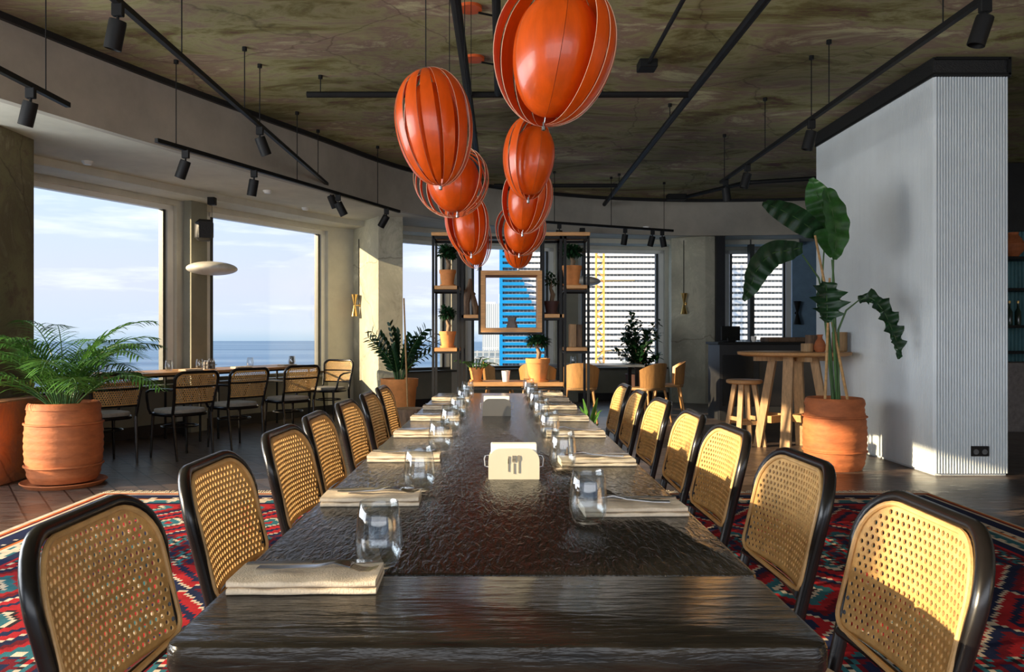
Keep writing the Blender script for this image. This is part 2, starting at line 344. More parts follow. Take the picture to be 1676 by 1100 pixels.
def tag(o, label=None, cat=None, group=None, kind=None):
    for k, v in (('label', label), ('category', cat), ('group', group), ('kind', kind)):
        if v: o[k] = v
    return o
def empty(name, loc, label, cat, rz=0, group=None):
    o = bpy.data.objects.new(name, None); COL.objects.link(o); o.empty_display_size = .05
    o.location = loc; o.rotation_euler = (0, 0, rz); return tag(o, label, cat, group)
def struct(o): o['kind'] = 'structure'; return o
KIDS = {}
def kids(o): return [c for c in COL.objects if c.parent == o]
def copy_tree(o, parent=None):
    c = o.copy(); COL.objects.link(c)
    if parent: c.parent = parent
    for ch in kids(o): copy_tree(ch, c)
    return c
def place(proto, first, loc, rz, label, group=None):
    o = proto if first else copy_tree(proto)
    o.location = loc; o.rotation_euler = (0, 0, rz); o['label'] = label
    if group: o['group'] = group
    return o
def at(px, py, D): return Vector(((px-VX)/F*D, D, CZ-(py-VY)/F*D))
ORD = ['nearest', 'second nearest', 'third nearest', 'fourth nearest', 'fifth nearest', 'sixth nearest', 'farthest']

# ================================================================ SETTING
H = 3.47; SOF = 2.87; HEAD = 2.73; SILL = .58
# facade openings (a, b) in plan
WIN = [((-5.1, -3.4), (-5.7, -.5)), ((-5.78, -.15), (-5.75, 2.5)), ((-5.72, 2.8), (-5.30, 5.85)), ((-4.86, 7.55), (-3.90, 9.55)),
       ((-3.68, 9.95), (-2.58, 11.85)), ((-1.95, 12.5), (-.83, 13.35)), ((-.57, 13.52), (.96, 14.15)), ((1.37, 14.3), (3.0, 14.55)), ((4.1, 14.55), (5.3, 14.45))]
FAC = []
for a, b in WIN: FAC += [a, b]
def nrm(a, b):      # inward normal (to the right of travel)
    d = Vector((b[0]-a[0], b[1]-a[1], 0)).normalized(); return Vector((d.y, -d.x, 0))
wallpts = [(-4.2, -4.5)] + FAC + [(9.5, 13.2)]
# lintel and parapet all round, piers between the openings
lo = MB(); hi = MB(); pr = MB()
def wseg(mb, a, b, z0, z1, t=.30, off=0):
    n = nrm(a, b); A = Vector((*a, 0)); B = Vector((*b, 0)); A = A+n*off; B = B+n*off
    mb.prism([(A.x, A.y), (B.x, B.y), (B.x-n.x*t, B.y-n.y*t), (A.x-n.x*t, A.y-n.y*t)][::-1], z0, z1)
for i in range(len(wallpts)-1):
    a, b = wallpts[i], wallpts[i+1]
    isw = (a, b) in WIN
    if isw: wseg(lo, a, b, 0, SILL, .22); wseg(hi, a, b, HEAD, H, .22)
    elif i < len(wallpts)-2 and i > 0: wseg(pr, a, b, 0, H, .24)
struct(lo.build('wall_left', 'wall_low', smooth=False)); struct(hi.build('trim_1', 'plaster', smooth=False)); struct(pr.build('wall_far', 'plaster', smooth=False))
e = MB(); wseg(e, wallpts[-2], wallpts[-1], 0, H, .24); struct(e.build('wall_end', 'blue_wall', smooth=False))
bb = MB()
for i in range(1, len(wallpts)-1): wseg(bb, wallpts[i], wallpts[i+1], 0, .13, .03, .03)
struct(bb.build('baseboard_left', 'base_black', smooth=False))
for i, (a, b) in enumerate(WIN):
    n = nrm(a, b); A = Vector((*a, 0)); B = Vector((*b, 0)); d = (B-A).normalized()
    fr = MB(); dk = MB(); m = -n*.10
    for P_, s in ((A, 1), (B, -1)):
        fr.bar(P_+d*s*.045+m+Vector((0, 0, SILL)), P_+d*s*.045+m+Vector((0, 0, HEAD)), .09, .09, up=n)
        dk.bar(P_+d*s*.125+m+Vector((0, 0, SILL+.06)), P_+d*s*.125+m+Vector((0, 0, HEAD-.05)), .04, .07, up=n)
    fr.bar(A+m+Vector((0, 0, HEAD-.03)), B+m+Vector((0, 0, HEAD-.03)), .09, .06)
    dk.bar(A+m+Vector((0, 0, SILL+.03)), B+m+Vector((0, 0, SILL+.03)), .10, .06)
    fo = struct(fr.build('window_%d' % (i+1), 'frame_white', smooth=False)); dk.build('window_sash', 'frame_dark', fo, smooth=False)
    g = MB(); g.bar(A+d*.1+m+Vector((0, 0, (SILL+HEAD)/2)), B-d*.1+m+Vector((0, 0, (SILL+HEAD)/2)), .012, HEAD-SILL-.08); g.build('pane', 'pane', fo, smooth=False)
    sl = MB(); sl.bar(A+n*.03+Vector((0, 0, SILL)), B+n*.03+Vector((0, 0, SILL)), .30, .03); sl.build('window_sill', 'frame_dark', fo, smooth=False)
# floor, slab
OUTL = []
for i in range(len(wallpts)):
    a = wallpts[max(0, i-1)]; b = wallpts[min(len(wallpts)-1, i+1)]; n = nrm(a, b); OUTL.append((wallpts[i][0]-n.x*.22, wallpts[i][1]-n.y*.22))
OUTL = [(9.8, -4.5)] + [(9.8, 13.2)] + OUTL[::-1]
struct(MB().prism(OUTL, -.3, 0).build('floor', 'floor', smooth=False))
struct(MB().prism(OUTL, H, H+.3).build('ceiling', 'concrete_ceiling', smooth=False))
struct(MB().prism([(9.5, -4.5), (9.8, -4.5), (9.8, 15), (9.5, 15)], 0, H).build('wall_right', 'plaster', smooth=False))
# curved dropped fascia and soffit
def catmull(P_, k=6):
    out = []; Q = [P_[0]]+list(P_)+[P_[-1]]
    for i in range(1, len(Q)-2):
        for j in range(k):
            t = j/k; o = []
            for c in range(len(P_[0])):
                a, b, cc, d = Q[i-1][c], Q[i][c], Q[i+1][c], Q[i+2][c]
                o.append(.5*((2*b)+(-a+cc)*t+(2*a-5*b+4*cc-d)*t*t+(-a+3*b-3*cc+d)*t**3))
            out.append(tuple(o))
    out.append(tuple(P_[-1])); return out
FC = catmull([(-4.1, -4.5), (-4.45, -1), (-4.4, 2), (-4.05, 4.2), (-3.57, 5.7), (-2.98, 7.25), (-2.15, 9.1), (-1.3, 10.9), (-.1, 12.2), (1.3, 13.0), (2.6, 13.35), (3.9, 13.4), (5.3, 13.2), (7.2, 12.4), (9.5, 10.9)], 6)
def band(mb, C, z0, z1, t):
    k = len(C); o = []
    for i in range(k):
        a = C[max(0, i-1)]; b = C[min(k-1, i+1)]; n = nrm(a, b); o.append((C[i][0]-n.x*t, C[i][1]-n.y*t))
    vs = [(x, y, z0) for x, y in C]+[(x, y, z1) for x, y in C]+[(x, y, z0) for x, y in o]+[(x, y, z1) for x, y in o]; fs = []
    for i in range(k-1): fs += [(i, i+1, k+i+1, k+i), (2*k+i, 3*k+i, 3*k+i+1, 2*k+i+1), (i, 2*k+i, 2*k+i+1, i+1), (k+i, k+i+1, 3*k+i+1, 3*k+i)]
    return mb.add(vs, fs)
struct(band(MB(), FC, SOF-.012, H-.045, .08).build('trim_2', 'plaster_fascia', ang=60))
struct(band(MB(), [(x+.03, y-.03) for x, y in FC], H-.05, H, .1).build('trim_3', 'base_black', ang=60))
sf = MB(); OUT = wallpts
# soffit as one polygon between curve and facade
poly = [(x-.02, y+.02) for x, y in FC]+[(9.7, 13.4)]+[(x, y) for x, y in wallpts[::-1][1:]]
sf.prism(poly, SOF, SOF+.05); struct(sf.build('trim_4', 'plaster', smooth=False))
# stepped curtain pelmet in front of the windows
ins = []
for i in range(1, len(wallpts)-1):
    a = wallpts[max(1, i-1)]; b = wallpts[min(len(wallpts)-2, i+1)]; n = nrm(a, b); ins.append((wallpts[i][0]+n.x*.42, wallpts[i][1]+n.y*.42))
struct(band(MB(), ins, 2.79, SOF, .40).build('trim_5', 'plaster', ang=30))
# pillars
def pillar(poly, m, nm='pillar'): return struct(MB().prism(poly, 0, SOF+.02).build(nm, m, smooth=False))
pillar([(-4.07, 6.4), (-4.07, 6.92), (-5.0, 7.5), (-5.2, 6.6)], 'concrete_dark', 'trim_6')
pillar([(-3.83, 9.58), (-3.72, 9.54), (-3.62, 9.78), (-3.72, 9.95)], 'wall_low', 'trim_7')
pillar([(-1.75, 11.34), (-1.41, 11.40), (-1.57, 12.6), (-2.1, 12.9), (-2.34, 12.3)], 'concrete', 'trim_8')
pillar([(2.98, 13.9), (3.50, 13.6), (3.66, 13.6), (3.9, 14.8), (3.1, 14.8)], 'concrete', 'trim_9')
pillar([(.98, 13.95), (1.36, 14.0), (1.36, 14.5), (.98, 14.5)], 'wall_low', 'trim_10')
pillar([(3.66, 13.5), (3.81, 13.5), (3.81, 13.65), (3.66, 13.65)], 'base_black', 'trim_11')
pillar([(4.42, 14.1), (4.5, 14.1), (4.5, 14.25), (4.42, 14.25)], 'frame_dark', 'trim_12')

# fluted white block (right)
def flute_run(a, b, z0, z1, pitch=.0235, dep=.012):
    mb = MB(); a = Vector((*a, 0)); b = Vector((*b, 0)); d = b-a; ln = d.length; d.normalize(); n = Vector((d.y, -d.x, 0)); k = int(round(ln/pitch)); pts = []
    for i in range(k):
        for j in range(6):
            t = j/6; pts.append(a + d*(i+t)*ln/k + n*dep*math.sin(PI*t))
    pts.append(b); q = len(pts)
    vs = [(p.x, p.y, z0) for p in pts]+[(p.x, p.y, z1) for p in pts]
    return mb.add(vs, [(i, i+1, q+i+1, q+i) for i in range(q-1)])
BX0, BX1, BY0, BY1 = 3.60, 4.21, 6.60, 9.05
core = struct(MB().prism([(BX0+.01, BY0+.01), (BX1-.01, BY0+.01), (BX1-.01, BY1), (BX0+.01, BY1)], 0, 3.31).build('wall_block', 'flute', smooth=False))
flute_run((BX0, BY1), (BX0, BY0), .02, 3.31).build('side_cladding', 'flute', core, ang=80)
flute_run((BX0, BY0), (BX1, BY0), 0.02, 3.31, .0235, .015).build('front_cladding', 'flute', core, ang=80)
g = MB(); g.prism([(BX0-.02, BY0-.02), (BX1+.02, BY0-.02), (BX1+.02, BY1), (BX0-.02, BY1)], 3.31, H); g.build('black_mesh_band', 'mesh_black', core, smooth=False)
g = MB(); g.box((3.9, BY0-.035, 3.325), (.62, .02, .02)); g.box((3.9, BY0-.035, 3.455), (.62, .02, .02)); g.box((3.585, 7.8, 3.325), (.02, 2.5, .02)); g.box((BX1-.01, BY0-.035, 3.39), (.02, .02, .14)); g.build('band_frame', 'black_metal', core, smooth=False)
so = empty('wall_socket', (3.97, BY0-.016, .205), 'black double socket low on the white ribbed block', 'socket')
MB().box((0, 0, 0), (.15, .012, .085), bev=.003).build('plate', 'black_metal', so)
for s in (-1, 1): MB().lathe([(.022, 0), (.022, .006), (.015, .006), (.015, .002)], mtx=Matrix.Translation((s*.036, -.005, -.005)) @ Matrix.Rotation(PI/2, 4, 'X'), n=16).build('outlet', 'table_dark', so)

# bar area seen past the block
bw = struct(flute_run((4.6, 10.6), (9.4, 10.6), 0, 2.55, .05, .02).build('wall_bar', 'teal', ang=80))
MB().box((7.0, 10.66, 3.0), (4.8, .3, .9)).build('bulkhead', 'base_black', bw, smooth=False)
bs = empty('bottle_shelf', (6.35, 10.2, 0), 'black metal back-bar shelf of bottles past the white block', 'shelf')
f_ = MB()
for x in (-.85, -.45, 0, .45): f_.bar((x, 0, 0), (x, 0, 2.3), .03)
f_.build('frame', 'black_metal', bs, smooth=False)
for z in (.95, 1.28, 1.75, 2.15): MB().box((-.2, 0, z), (1.4, .32, .035)).build('shelf_board', 'black_metal', bs, smooth=False)
cb = tag(MB().box((6.3, 9.75, .42), (2.0, .4, .84), bev=.01).build('bar_cabinet', 'grey_ceramic', smooth=False), 'grey stone-look cabinet below the back-bar shelf at right edge', 'cabinet')
vs_ = empty('vase', (6.52, 10.12, 2.168), 'round terracotta vase on the upper back-bar shelf', 'vase')
MB().lathe([(.06, 0), (.13, .08), (.14, .16), (.09, .24), (.06, .28), (.07, .31), (.05, .31), (.04, .26)], n=24).build('body', 'terracotta', vs_)
bt = empty('bottle', (0, 0, 0), 'x', 'bottle')
MB().lathe([(.035, 0), (.037, .01), (.037, .17), (.014, .22), (.014, .28)], n=14).build('body', 'bottle', bt); MB().lathe([(.016, .28), (.016, .31)], n=10).build('cap', 'brass', bt)
for i in range(9):
    place(bt, i == 0, (5.72+i*.11, 10.14, (1.298, 1.298)[0]), 0, 'dark bottle on the back-bar shelf past the white block, %s from the left' % ['first', 'second', 'third', 'fourth', 'fifth', 'sixth', 'seventh', 'eighth', 'ninth'][i], 'bottles on the back-bar shelf')

# ================================================================ OUTSIDE
sea = MB(); R_ = 8200; sea.add([(R_*math.cos(2*PI*i/96), R_*math.sin(2*PI*i/96), -48) for i in range(96)], [tuple(range(96))])
struct(sea.build('sea', 'sea', smooth=False))
tw = empty('apartment_tower', (0, 0, 0), 'huge white slab tower with rows of balcony bands outside the windows', 'building')
D0 = 400.0
x0, x1 = (822-VX)/F*D0, (1296-VX)/F*D0+2
ZB = -48; NF = 37
MB().box(((x0+x1)/2, D0+12, ZB+NF*3/2), (x1-x0, 20, NF*3)).build('facade', 'tower_win', tw, smooth=False)
bd = MB(); bl = MB()
for k in range(NF+1):
    z = ZB+k*3+.3
    bd.box(((x0+x1)/2, D0, z), (x1-x0, 3, 1.85))
    if k > 0:
        zz = z-1.4; zc = CZ+(VY-600)/F*D0                    # blue panelling, a tall triangle on the corner
        wtri = 27*(1-max(0, min(1, (zz-zc)/68.0)))**1.0
        if wtri > 1.2 and zz > zc-30: bl.box((x0+wtri/2, D0-2.4, z), (wtri, 1.2, 1.6))
bd.build('balcony_bands', 'tower_band', tw, smooth=False); bl.build('blue_panels', 'blue_panel', tw, smooth=False)
MB().box((x0-.6, D0+2, ZB+NF*1.5), (1.6, 8, NF*3)).build('corner_column', 'blue_panel', tw, smooth=False)
p2 = at(813, 550, 620)
t2 = empty('office_tower', (p2.x, 620, -48), 'pale grey ribbed office tower left of the slab tower', 'building')
hh = CZ+(VY-498)/F*620+48
MB().box((-1.5, 0, hh/2), (19, 20, hh)).build('facade', 'tower_far', t2, smooth=False); MB().box((-5, 0, hh+.8), (8, 10, 1.6)).build('roof_plant', 'tower_band', t2, smooth=False)
MB().tube([(2, 0, hh), (2, 0, hh+8)], .25, 6).build('mast', 'tower_band', t2)
p3 = at(800, 550, 560)
for i, (px, py, wd, D) in enumerate(((806, 574, 26, 540), (790, 584, 22, 500), (830, 566, 12, 600), (772, 592, 16, 470), (846, 580, 10, 480))):
    z1 = CZ+(VY-py)/F*D; X = (px-VX)/F*D
    tag(MB().box((X, D, (z1-48)/2), (wd, 14, z1+48)).build('city_block', 'city', smooth=False), ['low blue-grey block below the pale office tower', 'low grey block left of the pale office tower foot', 'narrow block right of the pale office tower foot', 'lowest small block at the sea side of the city', 'small block against the slab tower foot'][i], 'building')
hills = MB(); hv = []
for i in range(40):
    x = -700+i*45; hv.append((x, 6800, -48)); hv.append((x, 6800, -48+max(0, 75*math.sin(i*.09)+14*math.sin(i*.9)+(10 if i < 3 else 0))))
hills.add(hv, [(2*i, 2*i+2, 2*i+3, 2*i+1) for i in range(39)])
hp = MB();
for i in range(39):
    pass
hl = MB(); hz = [max(2, 60*math.sin(i*.08)+9*math.sin(i*.9)) for i in range(40)]
for i in range(39): hl.add([(-700+i*45, 6800, -48), (-655+i*45, 6800, -48), (-655+i*45, 7000, -48+hz[i+1]), (-700+i*45, 7000, -48+hz[i])], [(0, 1, 2, 3)])
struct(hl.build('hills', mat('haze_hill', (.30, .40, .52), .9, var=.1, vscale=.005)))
cr_ = empty('tower_crane', (at(982, 550, 375).x, 375, -48), 'orange lattice construction crane in front of the slab tower', 'crane')
mm_ = MB(); hc = 48+CZ+(VY-360)/F*375
for sx in (-1, 1):
    for sy in (-1, 1): mm_.bar((sx*1.8, sy*1.8, 0), (sx*1.8, sy*1.8, hc), .45)
k = 0; z = 0
while z < hc-3.5:
    for sy in (-1, 1): mm_.bar((-1.8 if k % 2 else 1.8, sy*1.8, z), (1.8 if k % 2 else -1.8, sy*1.8, z+3.5), .3)
    for sx in (-1, 1): mm_.bar((sx*1.8, -1.8, z), (sx*1.8, 1.8, z+3.5), .3)
    z += 3.5; k += 1
mm_.build('mast', 'crane', cr_, smooth=False)
tie = MB()
for py in (460, 575): tie.bar((0, 0, 48+CZ+(VY-py)/F*375), (18, 10, 48+CZ+(VY-py)/F*375+1), .5)
tie.build('wall_tie', 'crane', cr_, smooth=False)

# ================================================================ LONG TABLE
TW0, TW1, TY0, TY1, TZ = -.452, .442, 1.05, 5.70, .75
tb = empty('dining_table', (0, 0, 0), 'very long black grained wooden dining table down the middle of the room', 'table')
def slab(x0, x1, y0, y1, z1, th, r, bev, corners=True):
    mb = MB(); ring = []
    prof = [(bev, 0), (bev*.3, -bev*.3+0), (0, -bev), (0, -th+bev), (bev*.3, -th+bev*.3), (bev, -th)]
    def outl(ins):
        o = []; rr = max(r-ins, .002)
        for (cx, cy, a0) in ((x1-r, y1-r, 0), (x0+r, y1-r, 90), (x0+r, y0+r, 180), (x1-r, y0+r, 270)):
            for k in range(7): a = math.radians(a0+15*k); o.append((cx+rr*math.cos(a), cy+rr*math.sin(a)))
        return o
    vs = []
    for ins, dz in prof: vs += [(x, y, z1+dz) for x, y in outl(ins)]
    n = 28; fs = [tuple(range(n)), tuple(5*n+j for j in range(n-1, -1, -1))]
    for i in range(5):
        for j in range(n): fs.append((i*n+(j+1) % n, i*n+j, (i+1)*n+j, (i+1)*n+(j+1) % n))
    return mb.add(vs, fs)
slab(TW0, TW1, TY0+.316, TY1, TZ, .045, .012, .006).build('tabletop', 'table_top', tb)
slab(TW0, TW1, TY0, TY0+.314, TZ, .045, .03, .010).build('breadboard_end', 'table_end', tb)
for y in (1.6, 3.4, 5.2):
    for x in (-.10, .10): MB().box((x, y, .355), (.09, .09, .699), bev=.008).build('leg', 'black_wood', tb)
MB().box((0, 3.4, .675), (.3, 3.9, .05)).build('apron', 'black_wood', tb, smooth=False)

# ---- chairs
def rrect(hw, z0, z1, rt, rb, k=8):
    pts = []
    for (cy, cz, r, a0) in ((hw-rb, z0+rb, rb, -90), (hw-rt, z1-rt, rt, 0), (-hw+rt, z1-rt, rt, 90), (-hw+rb, z0+rb, rb, 180)):
        for i in range(k+1): a = math.radians(a0+90*i/k); pts.append((cy+r*math.cos(a), cz+r*math.sin(a)))
    return pts
def bx(y, z, off=0): return -.205-(z-.46)*.24-.035*(1-(y/.22)**2)+off
def cane_mesh(hw, z0, z1, rt, rb, cw, ch, hr):
    mb = MB(); th = .0035
    def clampp(y, z):
        z = min(max(z, z0), z1); y = min(max(y, -hw), hw); sy = 1 if y > 0 else -1; ay = abs(y)
        for cz, r, up in ((z1-rt, rt, 1), (z0+rb, rb, -1)):
            if ay > hw-r and (z-cz)*up > 0:
                dy, dz = ay-(hw-r), z-cz; l = math.hypot(dy, dz)
                if l > r: dy *= r/l; dz *= r/l
                ay = hw-r+dy; z = cz+dz
        return sy*ay, z
    def inside(y, z, m_):
        a, b = clampp(y, z)
        for k in range(8):
            q = (y+m_*math.cos(k*PI/4), z+m_*math.sin(k*PI/4)); c = clampp(*q)
            if abs(c[0]-q[0])+abs(c[1]-q[1]) > 1e-6: return False
        return True
    cols = int(2*hw/cw)+2; rows = int((z1-z0)/ch)+1; z00 = (z0+z1)/2-rows*ch/2
    for j in range(rows):
        for i in range(-cols//2-1, cols//2+2):
            cy = (i+(.5 if j % 2 else 0))*cw; cz = z00+(j+.5)*ch; o = [(1, 0), (1, 1), (0, 1), (-1, 1), (-1, 0), (-1, -1), (0, -1), (1, -1)]
            outer = [clampp(cy+a*cw/2, cz+b*ch/2) for a, b in o]
            area = abs(sum(outer[k][0]*outer[(k+1) % 8][1]-outer[(k+1) % 8][0]*outer[k][1] for k in range(8)))
            if area < 1e-7: continue
            if inside(cy, cz, max(cw, ch)*.62):
                inner = [(cy+hr*math.cos(k*PI/4), cz+hr*math.sin(k*PI/4)) for k in range(8)]
                vs = [(bx(y, z, s*th/2), y, z) for s in (1, -1) for y, z in outer+inner]; fs = []
                for k in range(8):
                    q = (k+1) % 8; fs += [(k, q, 8+q, 8+k), (16+q, 16+k, 24+k, 24+q), (8+k, 8+q, 24+q, 24+k)]
                mb.add(vs, fs)
            else:
                vs = [(bx(y, z, s*th/2), y, z) for s in (1, -1) for y, z in outer]; mb.add(vs, [tuple(range(8)), tuple(range(15, 7, -1))])
    return mb
def seat_mb(hw, hd, z, th, bev=.012, pw=3.2):
    mb = MB(); n = 40; vs = []; prof = [(.86, -th), (.97, -th), (1, -th*.6), (1, -th*.3), (.97, 0), (.75, th*.12)]
    for s, dz in prof:
        for j in range(n):
            a = 2*PI*j/n; c, q = math.cos(a), math.sin(a); vs.append((s*hd*math.copysign(abs(c)**(2/pw), c), s*hw*math.copysign(abs(q)**(2/pw), q), z+dz))
    k = len(prof); fs = [tuple(range(n-1, -1, -1)), tuple((k-1)*n+j for j in range(n))]
    for i in range(k-1):
        for j in range(n): fs.append((i*n+j, i*n+(j+1) % n, (i+1)*n+(j+1) % n, (i+1)*n+j))
    return mb.add(vs, fs)
def make_dining_chair():
    t = empty('dining_chair', (0, 0, 0), 'x', 'chair')
    seat_mb(.215, .215, .452, .030).build('seat', 'black_wood', t); seat_mb(.195, .195, .478, .026).build('cushion', 'cushion', t)
    hoop = [(.205, .43)]+[(.207, .5), (.212, .6), (.222, .68)]
    top = rrect(.228, .5, .824, .105, .02)
    tp = [p for p in top if p[1] > .70 and p[0] > 0]; tp.sort(key=lambda p: -p[0] if p[1] < .747 else -p[0])
    tp = [p for p in top[9:18]]; hh_ = hoop+[p for p in tp]
    full = hh_+[(-y, z) for y, z in hh_[::-1]]
    MB().tube([(bx(y, z, -.012), y, z) for y, z in full], [.0150 for y, z in full], 12).build('back_frame', 'black_wood', t)
    MB().tube([(bx(y/10*.198, .526-.010*(1-(y/10)**2)), y/10*.198, .526-.010*(1-(y/10)**2)) for y in range(-10, 11, 2)], .011, 8).build('lower_rail', 'black_wood', t)
    c = cane_mesh(.211, .532, .814, .10, .04, .0178, .0152, .0054).build('cane_panel', 'cane', t, ang=50)
    out = rrect(.211, .532, .814, .10, .04)
    MB().tube([(bx(y, z, .004), y, z) for y, z in out], .0058, 8, closed=True).build('cane_edging', 'cane_rim', c)
    for sx, sy in ((1, 1), (1, -1), (-1, 1), (-1, -1)):
        b0 = (.165*sx if sx > 0 else -.210, .175*sy if sx > 0 else .203*sy, .44); b1 = (.175 if sx > 0 else -.245, .185*sy, 0)
        MB().tube([b0, ((b0[0]+b1[0])/2, (b0[1]+b1[1])/2, .22), b1], [.017, .015, .011], 10).build('leg', 'black_wood', t)
    MB().tube([(.145*math.cos(a*PI/12), .155*math.sin(a*PI/12), .27) for a in range(24)], .008, 8, closed=True).build('stretcher_ring', 'black_wood', t)
    return t
dch = make_dining_chair()
LY = [1.455, 2.07, 2.72, 3.27, 3.88, 4.46, 5.02]; RY = [1.50, 2.12, 2.77, 3.34, 3.99, 4.60, 5.20]
k = 0
rj = random.Random(3)
for side, ys in ((-1, LY), (1, RY)):
    for i, y in enumerate(ys):
        o = place(dch, k == 0, ((-.44 if side < 0 else .488)+rj.uniform(-.008, .008), y, .0055), (0 if side < 0 else PI)+rj.uniform(-.03, .03), 'black bentwood chair with cane back, %s on the %s side of the table' % (ORD[i], 'left' if side < 0 else 'right'), 'cane-backed chairs around the long table'); k += 1

# ---- place settings
gl = tag(MB().lathe([(a_*1.12, b_*1.06) for a_, b_ in [(0, .004), (.022, .004), (.030, .010), (.0365, .030), (.0375, .050), (.034, .085), (.0300, .112), (.0292, .1125), (.0286, .112), (.0325, .085), (.0358, .050), (.0348, .031), (.028, .014), (.018, .0085), (0, .0085)]], n=40).build('drinking_glass', 'glass', ang=80), 'x', 'glass')
glasses = []
LG = [1.40, 2.09, 2.80, 3.36, 3.95, 4.55, 5.12]; RG = [1.73, 2.44, 3.13, 3.74, 4.33, 4.90, 5.45]
k = 0
for side, ys in ((-1, LG), (1, RG)):
    for i, y in enumerate(ys):
        place(gl, k == 0, (-.215 if side < 0 else .19, y, TZ), 0, 'clear stemless glass, %s on the %s half of the long table' % (ORD[i], 'left' if side < 0 else 'right'), 'stemless glasses on the long table'); k += 1
def folded_napkin():
    mb = MB(); W, Dp = .236, .112; nx, ny = 14, 8
    for layer, (z, t, sh) in enumerate(((.0002, .009, 0), (.0095, .009, .004))):
        prof = []
        for j in range(13):
            a = -PI/2+PI*j/12; prof.append((-Dp/2+sh-math.cos(a)*t*.5, z+t/2+math.sin(a)*t/2))
        prof += [(Dp/2-sh, z+t-.001), (Dp/2-sh, z)]
        vs = []; 
        for i in range(nx+1):
            x = -W/2+W*i/nx
            for y, zz in prof: vs.append((x+.0015*math.sin(y*60+layer), y+.0015*math.sin(i*.9+layer), zz+(.0012*math.sin(i*1.3+layer*2) if zz > z+t*.6 else 0)+ .0012*layer))
        q = len(prof); fs = [tuple(range(q)), tuple(nx*q+j for j in range(q-1, -1, -1))]
        for i in range(nx):
            for j in range(q): fs.append((i*q+j, (i+1)*q+j, (i+1)*q+(j+1) % q, i*q+(j+1) % q))
        mb.add(vs, fs)
    return mb
nk = tag(folded_napkin().build('folded_napkin', 'linen', ang=50), 'x', 'napkin')
fk = MB()
def strip(mb, pts, th=.0022):      # pts: (x, halfwidth, z)
    vs = []
    for x, w_, z in pts: vs += [(x, -w_, z), (x, w_, z), (x, w_, z+th), (x, -w_, z+th)]
    n = len(pts); fs = [(0, 1, 2, 3), (4*n-1, 4*n-2, 4*n-3, 4*n-4)]
    for i in range(n-1):
        for j in range(4): fs.append((4*i+j, 4*i+(j+1) % 4, 4*i+4+(j+1) % 4, 4*i+4+j)[::-1])
    return mb.add(vs, fs)
fkm = tag(strip(MB(), [(-.10, .008, .001), (-.06, .011, .0015), (0, .006, .006), (.03, .005, .013), (.045, .012, .012), (.06, .013, .009)]).build('fork', 'steel'), 'x', 'fork')
tn = MB()
for q in (-1.5, -.5, .5, 1.5):
    vs = [(0, 0, 0)]
    tn.tube([(.058, q*.0062, .009), (.075, q*.0062, .004), (.09, q*.0062, .004), (.102, q*.006, .008)], [.0016, .0016, .0014, .0008], 5)
tn.build('tines', 'steel', fkm)
knm = tag(strip(MB(), [(-.11, .006, .001), (-.09, .0075, .001), (-.005, .006, .002), (0, .0085, .002)]).build('table_knife', 'steel'), 'x', 'knife')
strip(MB(), [(0, .0085, .0022), (.05, .0105, .0022), (.085, .010, .0022), (.10, .004, .0022)], .0012).build('blade', 'steel', knm)
LN = [1.315, 1.965, 2.635, 3.26, 3.88, 4.47, 5.06]; RN = [1.855, 2.55, 3.26, 3.87, 4.47, 5.02, 5.50]
k = 0
for side, ys in ((-1, LN), (1, RN)):
    for i, y in enumerate(ys):
        sd = 'left' if side < 0 else 'right'; X = -.318 if side < 0 else .306; rz = rj.uniform(-.05, .05) + (0 if side < 0 else PI)
        place(nk, k == 0, (X, y, TZ), rz-(0 if side < 0 else PI), 'folded beige linen napkin, %s along the %s table edge' % (ORD[i], sd), 'linen napkins on the long table')
        place(fkm, k == 0, (X-.0*side+(.015 if side < 0 else -.015), y-.008, TZ+.0245), rz-.12, 'steel fork on the %s napkin along the %s table edge' % (ORD[i].replace(' and farthest', ''), sd), 'forks on the napkins')
        place(knm, k == 0, (X+(.0), y+.030, TZ+.0245), rz+.03, 'steel table knife on the %s napkin along the %s table edge' % (ORD[i].replace(' and farthest', ''), sd), 'knives on the napkins'); k += 1
